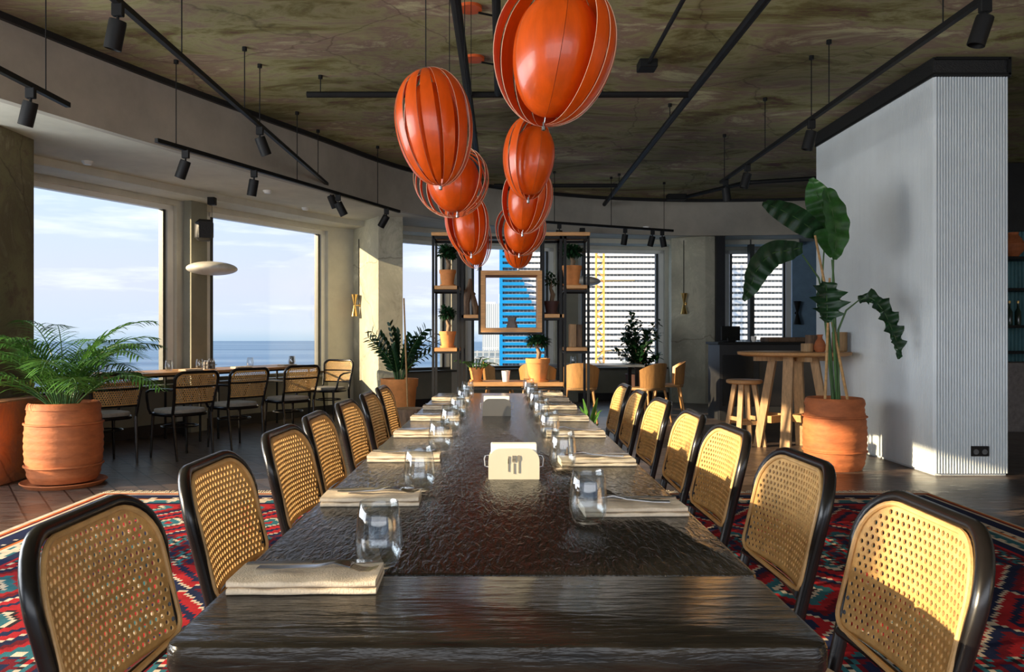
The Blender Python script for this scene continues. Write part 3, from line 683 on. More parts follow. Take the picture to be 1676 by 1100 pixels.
def napkin_holder(y, x, m, label, full=True):
    t = empty('napkin_holder', (x, y, TZ), label, 'napkin holder'); w_ = .073
    for yy in (-.027, .027):
        mb = MB(); pr_ = rrect(w_, 0, .088, .036, .002, 8)
        vs = [(a, yy+s*.002, b) for s in (-1, 1) for a, b in pr_]; n = len(pr_)
        mb.add(vs, [tuple(range(n)), tuple(range(2*n-1, n-1, -1))]+[(i, n+i, n+(i+1) % n, (i+1) % n) for i in range(n)])
        mb.build('plate', m, t)
    MB().box((0, 0, .002), (.146, .054, .004)).build('base', m, t)
    for s in (-1, 1): MB().tube([(s*.070, 0, .066), (s*.082, 0, .064), (s*.086, 0, .055), (s*.084, 0, .034), (s*.072, 0, .030)], .0018, 6).build('wire_handle', 'steel', t)
    if full:
        e = MB()
        e.bar((-.016, -.0300, .022), (-.016, -.0300, .060), .0022, .002, up=(0, 1, 0)); e.bar((-.0155, -.0300, .045), (-.0145, -.0300, .066), .004, .002, up=(0, 1, 0))
        e.bar((0, -.03, .016), (0, -.03, .046), .003, .002, up=(0, 1, 0)); e.box((0, -.03, .053), (.010, .002, .008))
        for q in (-.0042, -.0014, .0014, .0042): e.bar((q, -.03, .054), (q, -.03, .068), .0014, .002, up=(0, 1, 0))
        e.bar((.014, -.03, .018), (.014, -.03, .052), .0026, .002, up=(0, 1, 0)); e.add([(.014+.0052*math.cos(a*PI/8), -.0308, .060+.0095*math.sin(a*PI/8)) for a in range(16)], [tuple(range(16))])
        e.build('cutlery_engraving', 'engrave', t, smooth=False)
    pp = tag(MB().box((x, y, TZ+.0525), (.132, .040, .095), bev=.002).build('paper_napkins', 'paper', smooth=False), 'stack of white paper napkins in the %s holder' % ('cream' if full else 'grey'), 'paper napkins')
    return t
napkin_holder(2.30, .037, 'holder', 'cream metal napkin holder with engraved cutlery on the long table')
napkin_holder(4.10, -.022, 'holder_grey', 'plain dark grey napkin holder farther down the long table', False)

# ================================================================ RUG
rg = tag(MB().prism([(-3.05, -3.1), (3.05, -3.1), (3.05, 3.1), (-3.05, 3.1)], 0, .004).build('kilim_rug', 'rug', smooth=False), 'large red and navy patterned kilim rug under the long table', 'rug'); rg.location = (.1, 2.75, .001)
fg = MB(); rr = random.Random(5)
for i in range(420):
    x = -3.03+i*.0145; fg.bar((x, 3.1, .006), (x+rr.uniform(-.02, .02), 3.17+rr.uniform(-.01, .02), .004), .006, .004)
tag(fg.build('fringe', 'linen', rg, smooth=False), kind='stuff')

# ================================================================ ORANGE PENDANTS
def pendant(p, w_, h_, rot, tilt, label, seed, n=11, open_=.32, gap=0.0):
    t = empty('pendant_lamp', p, label, 'pendant lamp', group='orange strip pendants above the long table')
    R0, Hh = w_/2, h_/2
    T = Matrix.Rotation(tilt[0], 4, 'X') @ Matrix.Rotation(tilt[1], 4, 'Y') @ Matrix.Rotation(rot, 4, 'Z')
    # an inner egg of wide strips, and outer strips fanning round it with a gap left at one side (azimuth 0)
    ST = [(2*PI*k/5, .66, .80, 2*PI/5*.99) for k in range(5)]
    span = 2*PI-gap
    for k in range(n): f = (k+.5)/n; ST.append((gap/2+span*f, .88+.12*f, .94+.06*f, span/n*(1-open_)))
    for az, sc, hs, wz in ST:
        mb = MB(); nu, nv = 5, 28; vs = []
        for s in (0, 1):
            for a in range(nv+1):
                ph = -PI/2+.03+(PI-.06)*a/nv; zz = math.sin(ph)*Hh*hs; rad = math.cos(ph)**.9*(1+.10*math.sin(ph))
                for b in range(nu+1):
                    th = az+(b/nu-.5)*wz; r_ = R0*sc*rad-s*.0026; vs.append((r_*math.cos(th), r_*math.sin(th), zz-(1-hs)*Hh*.35))
        q = (nu+1); K = (nv+1)*q; fs = []; ed = []
        for a in range(nv):
            for b in range(nu):
                i0 = a*q+b; fs += [(i0, i0+1, i0+q+1, i0+q), (K+i0, K+i0+q, K+i0+q+1, K+i0+1)]
        nf = len(fs)
        for a in range(nv): fs += [(a*q, (a+1)*q, K+(a+1)*q, K+a*q), (a*q+nu, K+a*q+nu, K+(a+1)*q+nu, (a+1)*q+nu)]
        mb.add(vs, fs, T); o = mb.build('strip', 'orange', t, ang=50); o.data.materials.append(M['edge'])
        for f in list(o.data.polygons)[nf:]: f.material_index = 1
    bot = T @ Vector((0, 0, -Hh*1.0)); top = T @ Vector((0, 0, Hh*1.0))
    MB().lathe([(.004, .016), (.004, .004), (.007, .002), (.007, -.010), (.003, -.013)], c=bot, n=12).build('finial', 'steel', t)
    MB().tube([bot, top], .0018, 6).build('rod', 'steel', t)
    MB().tube([top, (top.x, top.y, H-p[2])], .0022, 6).build('cord', 'black_metal', t)
CAMW = -PI/2       # azimuth that looks back along the room
PL = [(910, 84, 2.60, 212, 246, CAMW-.55, (.10, .16), 'largest orange strip pendant lamp, nearest and topmost in the right row', .10, 2.3, 11),
      (709, 208, 3.10, 134, 196, CAMW+PI, (.05, -.12), 'orange egg-shaped strip pendant lamp, nearest in the left row', .26, .2, 13),
      (873, 258, 3.75, 104, 142, CAMW+.9, (.0, .12), 'orange strip pendant lamp, second in the right row', .25, 2.9, 9),
      (742, 296, 4.00, 130, 122, CAMW-.3, (-.25, -.12), 'wide orange strip pendant lamp with open fins, second in the left row', .62, 2.2, 15),
      (862, 326, 4.55, 92, 116, CAMW-.8, (.1, .12), 'orange strip pendant lamp, third in the right row', .2, 2.4, 10),
      (766, 366, 4.70, 76, 108, CAMW-.2, (0, -.1), 'orange strip pendant lamp, third in the left row', .25, 1.5, 10),
      (854, 376, 5.25, 88, 88, CAMW-.4, (-.1, .1), 'orange strip pendant lamp, fourth in the right row', .35, 2.3, 10),
      (776, 392, 5.30, 66, 96, CAMW+.5, (.1, -.1), 'orange strip pendant lamp with open fins, last in the left row', .65, 2.0, 15),
      (848, 412, 5.80, 50, 56, CAMW+PI, (0, 0), 'smallest orange strip pendant lamp, last in the right row', .15, .2, 11)]
for i, (px, py, D, w_, h_, rot, tl, lb, op, gp, nn_) in enumerate(PL):
    pendant(at(px, py, D), w_/F*D, h_/F*D, rot, tl, lb, i, n=nn_, open_=op, gap=gp)
for i, (px, py) in enumerate(((769, 11), (776, 94))):
    D = (H-CZ)*F/(VY-py); c = at(px, py, D)
    t = empty('ceiling_canopy', (c.x, c.y, H), ['nearer round orange ceiling canopy', 'farther round orange ceiling canopy'][i]+' above the pendants', 'ceiling canopy')
    MB().lathe([(.085, -.022), (.085, 0)], n=32).build('plate', 'orange_flat', t)
    MB().tube([(.06, .03, -.03), (.16, .08, -.03), (.2, .1, -.002)], .008, 8).build('cable', 'black_metal', t)

# ================================================================ TRACKS AND PIPES
def rod_line(name, pts, r, label, cat, m='black_metal', flat=False, drops=(), top=H):
    t = empty(name, (0, 0, 0), label, cat); mb = MB()
    if flat:
        for a, b in zip(pts, pts[1:]): mb.bar(a, b, .034, .034)
    else: mb.tube(pts, r, 10)
    mb.build('rail' if flat else 'tube', m, t, smooth=not flat)
    for d in drops:
        MB().tube([d, (d[0], d[1], top)], .0045, 6).build('hanger', m, t)
        MB().lathe([(.02, -.03), (.02, 0)], c=(d[0], d[1], top), n=12).build('hanger_cap', m, t)
    return t
rod_line('track_rail', [(-2.05, 3.2, 2.95), (-2.05, 9.85, 2.95)], 0, 'long black spotlight track hanging from the concrete ceiling at left', 'track', flat=True, drops=[(-2.05, y, 2.95) for y in (4.0, 5.1, 6.35, 6.75, 8.9, 9.7)])
rod_line('track_rail', [(2.56, 3.2, 2.95), (2.56, 9.25, 2.95)], 0, 'long black spotlight track hanging from the concrete ceiling at right', 'track', flat=True, drops=[(2.56, y, 2.95) for y in (4.6, 6.2, 6.55, 7.7, 9.1)])
rod_line('track_rail', [(-2.80, 6.45, 2.75), (-1.30, 10.15, 2.75)], 0, 'black spotlight track in front of the left fascia', 'track', flat=True, drops=[(-2.72, 6.65, 2.75), (-2.1, 8.18, 2.75), (-1.5, 9.66, 2.75)])
rod_line('track_rail', [(-3.02, 3.2, 2.75), (-2.98, 5.47, 2.75)], 0, 'short black spotlight track at the left edge of the photo', 'track', flat=True, drops=[(-2.98, 5.2, 2.75), (-3.02, 3.8, 2.75)])
rod_line('track_rail', [(.45, 11.0, 2.75), (2.60, 12.0, 2.75)], 0, 'black spotlight track above the far tables by the tower windows', 'track', flat=True, drops=[(.75, 11.14, 2.75), (1.6, 11.53, 2.75), (2.45, 11.93, 2.75)])
rod_line('ceiling_pipe', [(-1.72, 7.04, 3.30), (1.68, 7.04, 3.30)], .028, 'black pipe running across the ceiling behind the pendants', 'pipe', drops=[(-1.6, 7.04, 3.3), (0.9, 7.04, 3.3)])
rod_line('ceiling_pipe', [(1.68, 3.0, 3.30), (1.68, 12.9, 3.30)], .034, 'thick black pipe running lengthwise along the ceiling, right of the pendants', 'pipe', drops=[(1.68, 7.9, 3.3), (1.68, 11.3, 3.3)])
rod_line('ceiling_pipe', [(-.29, 3.4, 3.30), (-.29, 11.0, 3.30)], .036, 'thick black pipe running lengthwise directly over the pendants', 'pipe', drops=[(-.29, 9, 3.3)])
rod_line('ceiling_pipe', [(-.03, 3.4, 3.30), (-.03, 7.0, 3.30)], .03, 'short black pipe lengthwise beside the biggest pendant', 'pipe')
rod_line('ceiling_pipe', [(-.1, 11.3, 3.30), (1.68, 11.3, 3.30)], .028, 'black pipe across the ceiling near the far fascia', 'pipe')
rod_line('ceiling_pipe', [(1.22, 3.4, 3.40), (1.21, 6.5, 3.40)], .016, 'thin black conduit ending in a junction box', 'pipe')
rod_line('ceiling_pipe', [(2.9, 12.6, 3.36), (3.5, 11.4, 3.36), (4.6, 11.0, 3.36)], .03, 'bent black conduit above the bird-of-paradise plant', 'pipe')
tag(MB().box((1.21, 6.58, 3.40), (.15, .16, .07), bev=.006).build('junction_box', 'black_metal'), 'small black junction box on the concrete ceiling', 'junction box')
tag(MB().box((2.78, 12.6, 3.36), (.3, .16, .09), bev=.006).build('junction_box', 'black_metal'), 'black box at the end of the bent conduit by the fascia', 'junction box')
sp = empty('spotlight', (0, 0, 0), 'x', 'spotlight')
MB().box((0, 0, -.035), (.06, .034, .07), bev=.004).build('adapter', 'black_metal', sp)
MB().tube([(0, 0, -.07), (0, 0, -.10)], .008, 8).build('bracket', 'black_metal', sp)
bdm = MB().lathe([(.02, .0), (.043, .004), (.045, -.01), (.045, -.15), (.040, -.152), (.038, -.13), (.0, -.125)], n=24).build('housing', 'black_metal', sp)
bdm.location = (0, 0, -.095)
SPT = [((205, 0), (-2.05, 4.25, 2.94), (.10, .25), 'black spotlight on the left long track, nearest and largest of its track'), (0, (-2.05, 6.75, 2.94), (.35, -.3), 'black spotlight in the middle of the left long track'),
       (0, (-2.05, 9.55, 2.94), (.35, -.35), 'black spotlight at the far end of the left long track'),
       (0, (2.56, 4.20, 2.94), (.1, .28), 'black spotlight on the right long track, nearest and largest of its track'), (0, (2.56, 6.55, 2.94), (.1, .22), 'black spotlight on the right long track, beside the white block'),
       (0, (2.56, 8.25, 2.94), (.1, .25), 'black spotlight on the right long track, next to last'), (0, (2.56, 9.05, 2.94), (.1, -.15), 'black spotlight at the far tip of the right long track'),
       (0, (-2.68, 6.75, 2.74), (.1, .38), 'black spotlight first from the left on the fascia track'), (0, (-2.35, 7.56, 2.74), (.1, .2), 'black spotlight second from the left on the fascia track'),
       (0, (-1.82, 8.87, 2.74), (.2, -.45), 'black spotlight third from the left on the fascia track'), (0, (-1.42, 9.85, 2.74), (.2, .55), 'black spotlight fourth from the left on the fascia track'),
       (0, (-2.99, 5.05, 2.74), (.1, .3), 'black spotlight on the short track at the left photo edge'),
       (0, (.82, 11.17, 2.74), (.1, .1), 'black spotlight on the far track, nearest the shelving'), (0, (1.82, 11.64, 2.74), (.1, .15), 'black spotlight in the middle of the far track'),
       (0, (2.26, 11.84, 2.74), (.1, .25), 'left one of the twin spotlights ending the far track'), (0, (2.42, 11.92, 2.74), (.1, -.2), 'right one of the twin spotlights ending the far track')]
for i, (_, p, tl, lb) in enumerate(SPT):
    o = place(sp, i == 0, p, 0, lb, 'black track spotlights')
    for c in kids(o):
        if c.name.startswith('housing'): c.rotation_euler = (tl[0], tl[1], 0)

# ================================================================ PLANTS
def pot_lathe(r0, r1, h, rim=.02, n=40, wall=.015): return [(0, 0), (r0*.95, 0), (r0, .01), (r1, h-rim), (r1+.006, h-rim), (r1+.008, h), (r1-wall, h), (r1-wall*1.3, h-.04*h-.01)]
def big_pot(t, R_, h, m='terracotta', saucer=True):
    z0 = .035 if saucer else 0
    pr_ = [(0, z0), (R_*.84, z0), (R_*.90, z0+.03)]
    k = 26
    for i in range(k+1):
        f = i/k; rr_ = R_*(.92+.09*math.sin(PI*min(1, f*1.02))**.8)+.0035*math.sin(f*60); pr_.append((rr_, z0+.04+(h-.12)*f))
    pr_ += [(R_*.96, h-.05), (R_*.93, h-.015), (R_*.88, h), (R_*.82, h-.01), (R_*.80, h-.06), (R_*.79, h-.09)]
    MB().lathe(pr_, n=56).build('pot', m, t, ang=60)
    for zz in (.16, h-.16):
        MB().tube([(R_*1.0*math.cos(a*PI/28), R_*1.0*math.sin(a*PI/28), zz) for a in range(56)], .009, 6, closed=True).build('moulding', m, t)
    if saucer: MB().lathe([(0, 0), (R_*1.0, 0), (R_*1.12, .03), (R_*1.10, .036), (R_*.98, .015), (R_*.8, .012)], n=48).build('saucer', m, t)
    MB().lathe([(R_*.80, h-.085), (R_*.5, h-.07), (0, h-.065)], n=32).build('soil', 'soil', t)
def palm(t, z, n, rnd, ln=(.75, 1.1), mt='leaf_palm', lean=None, spread=1.0, lf=.28, cnt=26, up=1.0):
    mb = MB(); st = MB()
    for i in range(n):
        az = 2*PI*i/n*1.0+rnd.uniform(-.25, .25); L_ = rnd.uniform(*ln); el = rnd.uniform(.75, 1.5)*up; pts = []; p = Vector((math.cos(az)*.05, math.sin(az)*.05, z)); k = 14
        h = Vector((math.cos(az), math.sin(az), 0))
        for j in range(k+1):
            f = j/k; a = el-1.75*f**1.5*spread*(1.0 if el > .9 else .9); pts.append(p.copy()); p = p+(h*math.cos(a)+Vector((0, 0, 1))*math.sin(a))*L_/k
        st.tube(pts, [.006*(1-.8*j/k)+.0012 for j in range(k+1)], 5)
        for c in range(cnt):
            f = .22+.76*c/cnt; x = f*k; j = min(k-1, int(x)); q = pts[j].lerp(pts[j+1], x-j); d = (pts[j+1]-pts[j]).normalized(); sd = d.cross(Vector((0, 0, 1)))
            if sd.length < .1: sd = Vector((-h.y, h.x, 0))
            sd.normalize(); l = lf*(math.sin(PI*min(1, .12+f*.88))**.6)*rnd.uniform(.8, 1.1)
            for s in (-1, 1): mb.leaf(q, d*.75+sd*s*.8+Vector((0, 0, .12)), l, .016 if lf > .1 else .006, droop=rnd.uniform(.15, .5), fold=.3, seg=4)
    st.build('stems', 'stem', t); mb.build('fronds', mt, t, ang=60)
t = empty('potted_palm', (-3.42, 6.22, 0), 'feathery green palm in a big terracotta pot at left', 'potted plant')
big_pot(t, .275, .645); palm(t, .56, 34, random.Random(4), (.70, 1.12), spread=.98, lf=.27, cnt=24)
tag(MB().box((-4.33, 6.47, .325), (.94, .72, .65), bev=.01).build('pillar_plinth', 'rust', smooth=False), 'rusty orange low block at the foot of the left pillar', 'plinth')  # solid rust-coloured plinth block, holds no plant

# bird of paradise
t = empty('potted_bird_of_paradise', (2.93, 6.98, 0), 'tall bird-of-paradise plant in a big terracotta pot beside the white block', 'potted plant')
big_pot(t, .262, .62, saucer=False)
def big_leaf(base, tipdir, path, width, mt='leaf', torn=0, seed=0, face=None):
    # path: midrib points (world), blade hung along it
    rnd = random.Random(seed); P_ = [Vector(p) for p in catmull(path, 9)]; n = len(P_); mb = MB(); vs = []; fs = []
    face = Vector(face or (0, -1, .2)); cum = [0]
    for a, b in zip(P_, P_[1:]): cum.append(cum[-1]+(b-a).length)
    for i, p in enumerate(P_):
        f = cum[i]/cum[-1]; d = (P_[min(n-1, i+1)]-P_[max(0, i-1)]).normalized(); s = d.cross(face).normalized(); u = s.cross(d)
        w_ = width*(math.sin(PI*min(.985, .05+f*.95))**.62)/2+.002
        for k in (-1, -.5, 0, .5, 1):
            kk = k*((.50 if (i+(2 if k > 0 else 0)) % torn == 0 else 1.0-.12*((i+(2 if k > 0 else 0)) % torn)) if torn and abs(k) == 1 else 1)
            vs.append(p+s*w_*kk+u*(abs(k)*w_*.30)+u*.010*math.sin(i*1.1+k))
    for i in range(n-1):
        for k in range(4):
            fs.append((i*5+k, i*5+k+1, i*5+6+k, i*5+5+k))
    mb.add(vs, fs); b = mb.build('leaf', mt, t, ang=80)
    MB().tube([p for p in P_], [.006*(1-.7*i/n) for i in range(n)], 6).build('midrib', 'stem', b)
    return b
B0 = Vector((2.93, 6.98, 0))
def W(px, py, D): return at(px, py, D)-B0
big_leaf(0, 0, [W(1328, 292, 6.9), W(1338, 320, 6.88), W(1352, 352, 6.86), W(1362, 392, 6.85), W(1368, 420, 6.85)][::-1], .0+.28, seed=1, face=(-.5, -1, 0))
big_leaf(0, 0, [W(1352, 308, 6.75), W(1362, 345, 6.72), W(1368, 385, 6.7), W(1366, 425, 6.7)], .24, 'leaf', seed=2, face=(.3, -1, .1))
big_leaf(0, 0, [W(1350, 386, 6.9), W(1325, 372, 6.85), W(1295, 352, 6.8), W(1265, 338, 6.75), W(1247, 332, 6.7)], .20, 'leaf_dark', seed=3, face=(0, -1, -.5))
big_leaf(0, 0, [W(1313, 405, 6.95), W(1290, 410, 6.9), W(1262, 416, 6.85), W(1240, 440, 6.8), W(1228, 470, 6.78), W(1217, 492, 6.76)], .22, 'leaf_dark', seed=4, face=(0, -1, -.15))
big_leaf(0, 0, [W(1352, 462, 6.7), W(1353, 485, 6.66), W(1354, 510, 6.64), W(1352, 528, 6.64)], .40, 'leaf_dark', seed=5, face=(0, -1, 0), torn=6)
big_leaf(0, 0, [W(1405, 492, 6.8), W(1425, 488, 6.78), W(1445, 508, 6.76), W(1458, 535, 6.76), W(1468, 562, 6.76), W(1471, 588, 6.76)], .25, 'leaf_dark', seed=6, face=(.2, -1, .2), torn=7)
sm = MB()
sm.tube([W(1375, 660, 6.9), W(1368, 560, 6.9), W(1366, 480, 6.88), W(1362, 425, 6.85)], .009, 8)
sm.tube([W(1362, 660, 6.95), W(1358, 560, 6.95), W(1350, 462, 6.85)], .009, 8)
sm.tube([W(1366, 660, 6.95), W(1355, 520, 6.95), W(1340, 455, 6.95), W(1313, 417, 6.95)], [.012, .01, .008, .006], 8)
sm.tube([W(1372, 660, 6.9), W(1372, 540, 6.85), W(1385, 508, 6.82), W(1405, 492, 6.8)], [.012, .01, .008, .006], 8)
sm.tube([W(1364, 660, 6.9), W(1352, 540, 6.9), W(1345, 470, 6.9), W(1350, 386, 6.9)], [.012, .01, .008, .006], 8)
sm.tube([W(1370, 660, 6.9), W(1362, 500, 6.8), W(1364, 425, 6.72)], [.012, .01, .008], 8)
sm.build('stems', 'stem', t)
for a, b in (((1390, 668), (1334, 385)), ((1350, 668), (1358, 455))):
    MB().tube([W(*a, 6.88), W((a[0]+b[0])/2, (a[1]+b[1])/2, 6.84), W(*b, 6.82)], [.013, .012, .010], 8).build('cane_stake', 'stalk', t)

def leaves(mb, c, R_, n, size, rnd, asp=.5):
    for _ in range(n):
        v = Vector((rnd.gauss(0, 1), rnd.gauss(0, 1), rnd.gauss(0, 1))).normalized(); q = Vector(c)+Vector((v.x*R_[0], v.y*R_[1], v.z*R_[2]))*rnd.uniform(.3, 1)
        mb.leaf(q, v+Vector((rnd.uniform(-.6, .6), rnd.uniform(-.6, .6), rnd.uniform(-.2, .6))), size*rnd.uniform(.7, 1.2), size*asp, droop=.2, seg=2)
def small_pot(t, r, h, m='terra_light', saucer=True):
    z0 = .012 if saucer else 0
    MB().lathe([(0, z0), (r*.74, z0), (r*.97, h*.80), (r*1.04, h*.80), (r*1.07, h), (r*.94, h), (r*.9, h*.86)], n=32).build('pot', m, t)
    if saucer: MB().lathe([(0, 0), (r*.92, 0), (r*.98, .016), (r*.85, .016), (r*.7, .012)], n=28).build('saucer', m, t)
    MB().lathe([(r*.92, h*.86), (0, h*.90)], n=20).build('soil', 'soil', t)
def bonsai(loc, r, h, H2, R_, label, seed, m='terra_light', leafm='leaf_dark', n=170, dx=0):
    t = empty('potted_bonsai', loc, label, 'potted plant'); small_pot(t, r, h, m); rnd = random.Random(seed)
    tr = MB(); tr.tube([(0, 0, h*.85), (.012, 0, h+H2*.25), (-.008+dx*.5, .004, h+H2*.5), (dx, 0, h+H2*.72)], [.017, .020, .012, .007], 8)
    for a in range(4): tr.tube([(dx*.5, 0, h+H2*.5), (dx+.6*R_*math.cos(a*1.57), .6*R_*math.sin(a*1.57), h+H2*(.66+.05*a))], [.006, .002], 5)
    tr.build('trunk', 'bark', t); mb = MB(); 
    for a in range(5): leaves(mb, (dx+.55*R_*math.cos(a*1.26), .55*R_*math.sin(a*1.26), h+H2*(.74+.10*(a % 3))), (R_*.60, R_*.60, H2*.17), n*5//10, R_*.46, rnd, .6)
    mb.build('foliage', leafm, t, ang=60); return t

# ================================================================ SHELVING UNIT
SD = 6.45; PX = SD/F
def sX(px): return (px-VX)*PX
def sZ(py): return CZ+(VY-py)*PX
un = empty('display_shelf', (0, SD, 0), 'black metal and oak open display shelf beyond the end of the long table', 'shelving')
fm = MB(); dp = .30
def vpost(px, z0, z1, back=False):
    fm.bar((sX(px), dp if back else 0, z0), (sX(px), dp if back else 0, z1), .020, .020)
for px in (709, 750, 925, 963):
    for bk in (0, 1): vpost(px, 0, sZ(386), bk)
for px in (785, 889):
    for bk in (0, 1): vpost(px, sZ(547), sZ(386), bk)
for px in (757, 918):
    for bk in (0, 1): vpost(px, sZ(630)-.02, sZ(386), bk)
for bk in (0, dp):
    fm.bar((sX(709), bk, sZ(389)), (sX(963), bk, sZ(389)), .020); fm.bar((sX(709), bk, .08), (sX(750), bk, .08), .02); fm.bar((sX(925), bk, .08), (sX(963), bk, .08), .02)
    for a, b, y in ((709, 750, 476), (709, 750, 577), (925, 963, 476), (925, 963, 577), (757, 785, 522), (889, 925, 522), (757, 925, 636), (785, 889, 546)): fm.bar((sX(a), bk, sZ(y)), (sX(b), bk, sZ(y)), .016)
for px in (709, 750, 785, 889, 925, 963):
    fm.bar((sX(px), 0, sZ(389)), (sX(px), dp, sZ(389)), .018)
    for y in ((476, 577) if px in (709, 750, 925, 963) else (546,)): fm.bar((sX(px), 0, sZ(y)), (sX(px), dp, sZ(y)), .016)
fm.build('frame', 'black_metal', un, smooth=False)
def shelf(a, b, y): 
    z = sZ(y); MB().box(((sX(a)+sX(b))/2, dp/2, z), (sX(b)-sX(a), dp+.02, .030), bev=.003).build('shelf_board', 'oak', un, smooth=False); return z+.015
shelf(706, 800, 383); shelf(860, 966, 383)
zLT = shelf(709, 751, 470.5); zLL = shelf(709, 751, 572.5); zRT = shelf(925, 964, 469.5); zRL = shelf(925, 964, 571.5); zIL = shelf(755, 783, 518); zIR = shelf(891, 924, 517); 
zB = sZ(629); MB().box(((sX(766)+sX(922))/2, dp/2, zB), (sX(922)-sX(766), dp+.04, .035), bev=.004).build('shelf_board', 'oak', un, smooth=False); zB += .0175
a, b, c, d = sX(787), sX(887), sZ(544), sZ(443); fr = MB(); tk = .036
fr.box(((a+b)/2, dp/2-.01, c+tk/2), (b-a, dp+.02, tk)); fr.box(((a+b)/2, dp/2-.01, d-tk/2), (b-a, dp+.02, tk)); fr.box((a+tk/2, dp/2-.01, (c+d)/2), (tk, dp+.02, d-c-2*tk)); fr.box((b-tk/2, dp/2-.01, (c+d)/2), (tk, dp+.02, d-c-2*tk))
fr.build('box_frame', 'oak', un, smooth=False); zF = c+tk
yS = SD+dp/2
bonsai((sX(731), yS-.03, zLT), .066, .135, .19, .075, 'bonsai in a terracotta pot on the upper left shelf', 1)
bonsai((sX(731), yS-.03, zLL), .066, .135, .19, .065, 'bonsai in a terracotta pot on the lower left shelf', 2)
bonsai((sX(938), yS-.03, zRT), .078, .165, .155, .085, 'bonsai in a terracotta pot on the upper right shelf', 3)
bonsai((sX(881), yS-.06, zB), .095, .19, .19, .085, 'small tree in the widest terracotta pot on the lowest shelf plank', 4)
bonsai((sX(904), yS-.03, zIR), .060, .110, .22, .058, 'wispy plant in a dark brown pot on the inner right shelf', 5, 'terra_dark', n=60)
t = empty('potted_parlor_palm', (sX(779), yS-.06, zB), 'small grassy palm in a terracotta pot on the lowest shelf plank', 'potted plant'); small_pot(t, .056, .115); palm(t, .10, 11, random.Random(9), (.12, .2), 'leaf', spread=1.0, lf=.06, cnt=12)
t = empty('paper_cup', (sX(828), yS-.08, zB), 'small white cup between two pots on the lowest plank', 'cup')
MB().lathe([(0, 0), (.026, 0), (.036, .085), (.038, .09), (.033, .088), (.024, .01), (0, .008)], n=28).build('cup', 'ceramic', t)
t = empty('twisted_vase', (sX(838), yS, zF), 'grey faceted ceramic vase inside the square oak frame', 'vase')
MB().lathe([(.050, 0), (.048, .02), (.034, .055), (.040, .085), (.046, .095), (.038, .095), (.028, .06)], n=7).build('body', 'grey_ceramic', t, smooth=False)
t = empty('driftwood_sculpture', (sX(769), yS-.03, zIL), 'dark forked driftwood sculpture on the inner left shelf', 'sculpture')
q = MB(); q.tube([(-.03, 0, 0), (-.035, .01, .10), (-.02, 0, .18), (-.005, 0, .24), (0, 0, .30)], [.025, .028, .034, .024, .014], 7); q.tube([(.045, 0, 0), (.04, 0, .07), (.02, .01, .15), (-.01, 0, .21)], [.022, .026, .022, .03], 7); q.tube([(-.05, 0, .19), (-.03, 0, .20), (.01, 0, .19), (.04, .01, .17)], [.01, .02, .018, .008], 7); q.build('branch', 'old_wood', t)
t = empty('wooden_block', (sX(945), yS-.02, zRL), 'upright split oak block on the lower right shelf', 'wood block')
MB().box((-.028, 0, .095), (.052, .08, .19), rz=.1, bev=.004).build('pale_half', 'oak_pale', t, smooth=False); MB().box((.028, .01, .093), (.045, .075, .186), rz=-.05, bev=.004).build('dark_half', 'old_wood', t, smooth=False)

# ================================================================ LEFT WINDOW TABLES
u = Vector((.447, .894, 0)); nn = Vector((-.894, .447, 0))
def window_table(A, B, label, wd=.68):
    c = (A+B)/2+nn*wd/2; ang = math.atan2(u.y, u.x); ln = (B-A).length
    t = empty('window_table', (c.x, c.y, 0), label, 'table', rz=ang)
    MB().box((0, 0, .765), (ln, wd, .028), bev=.004).build('tabletop', 'oak', t, smooth=False)
    MB().box((0, 0, .740), (ln-.1, wd-.1, .02)).build('subframe', 'black_metal', t, smooth=False)
    for sx in (-1, 1):
        for sy in (-1, 1):
            MB().tube([(sx*(ln/2-.12), sy*(wd/2-.07), .735), (sx*(ln/2-.12), sy*(wd/2-.07), 0)], .013, 8).build('leg', 'black_metal', t)
    return t
WA = Vector((-3.98, 7.2, 0)); WB = Vector((-2.38, 10.4, 0)); WM = WA.lerp(WB, .5)
window_table(WA, WM-u*.01, 'oak-topped table by the sea windows, nearer of the pair'); window_table(WM+u*.01, WB, 'oak-topped table by the sea windows, farther of the pair')
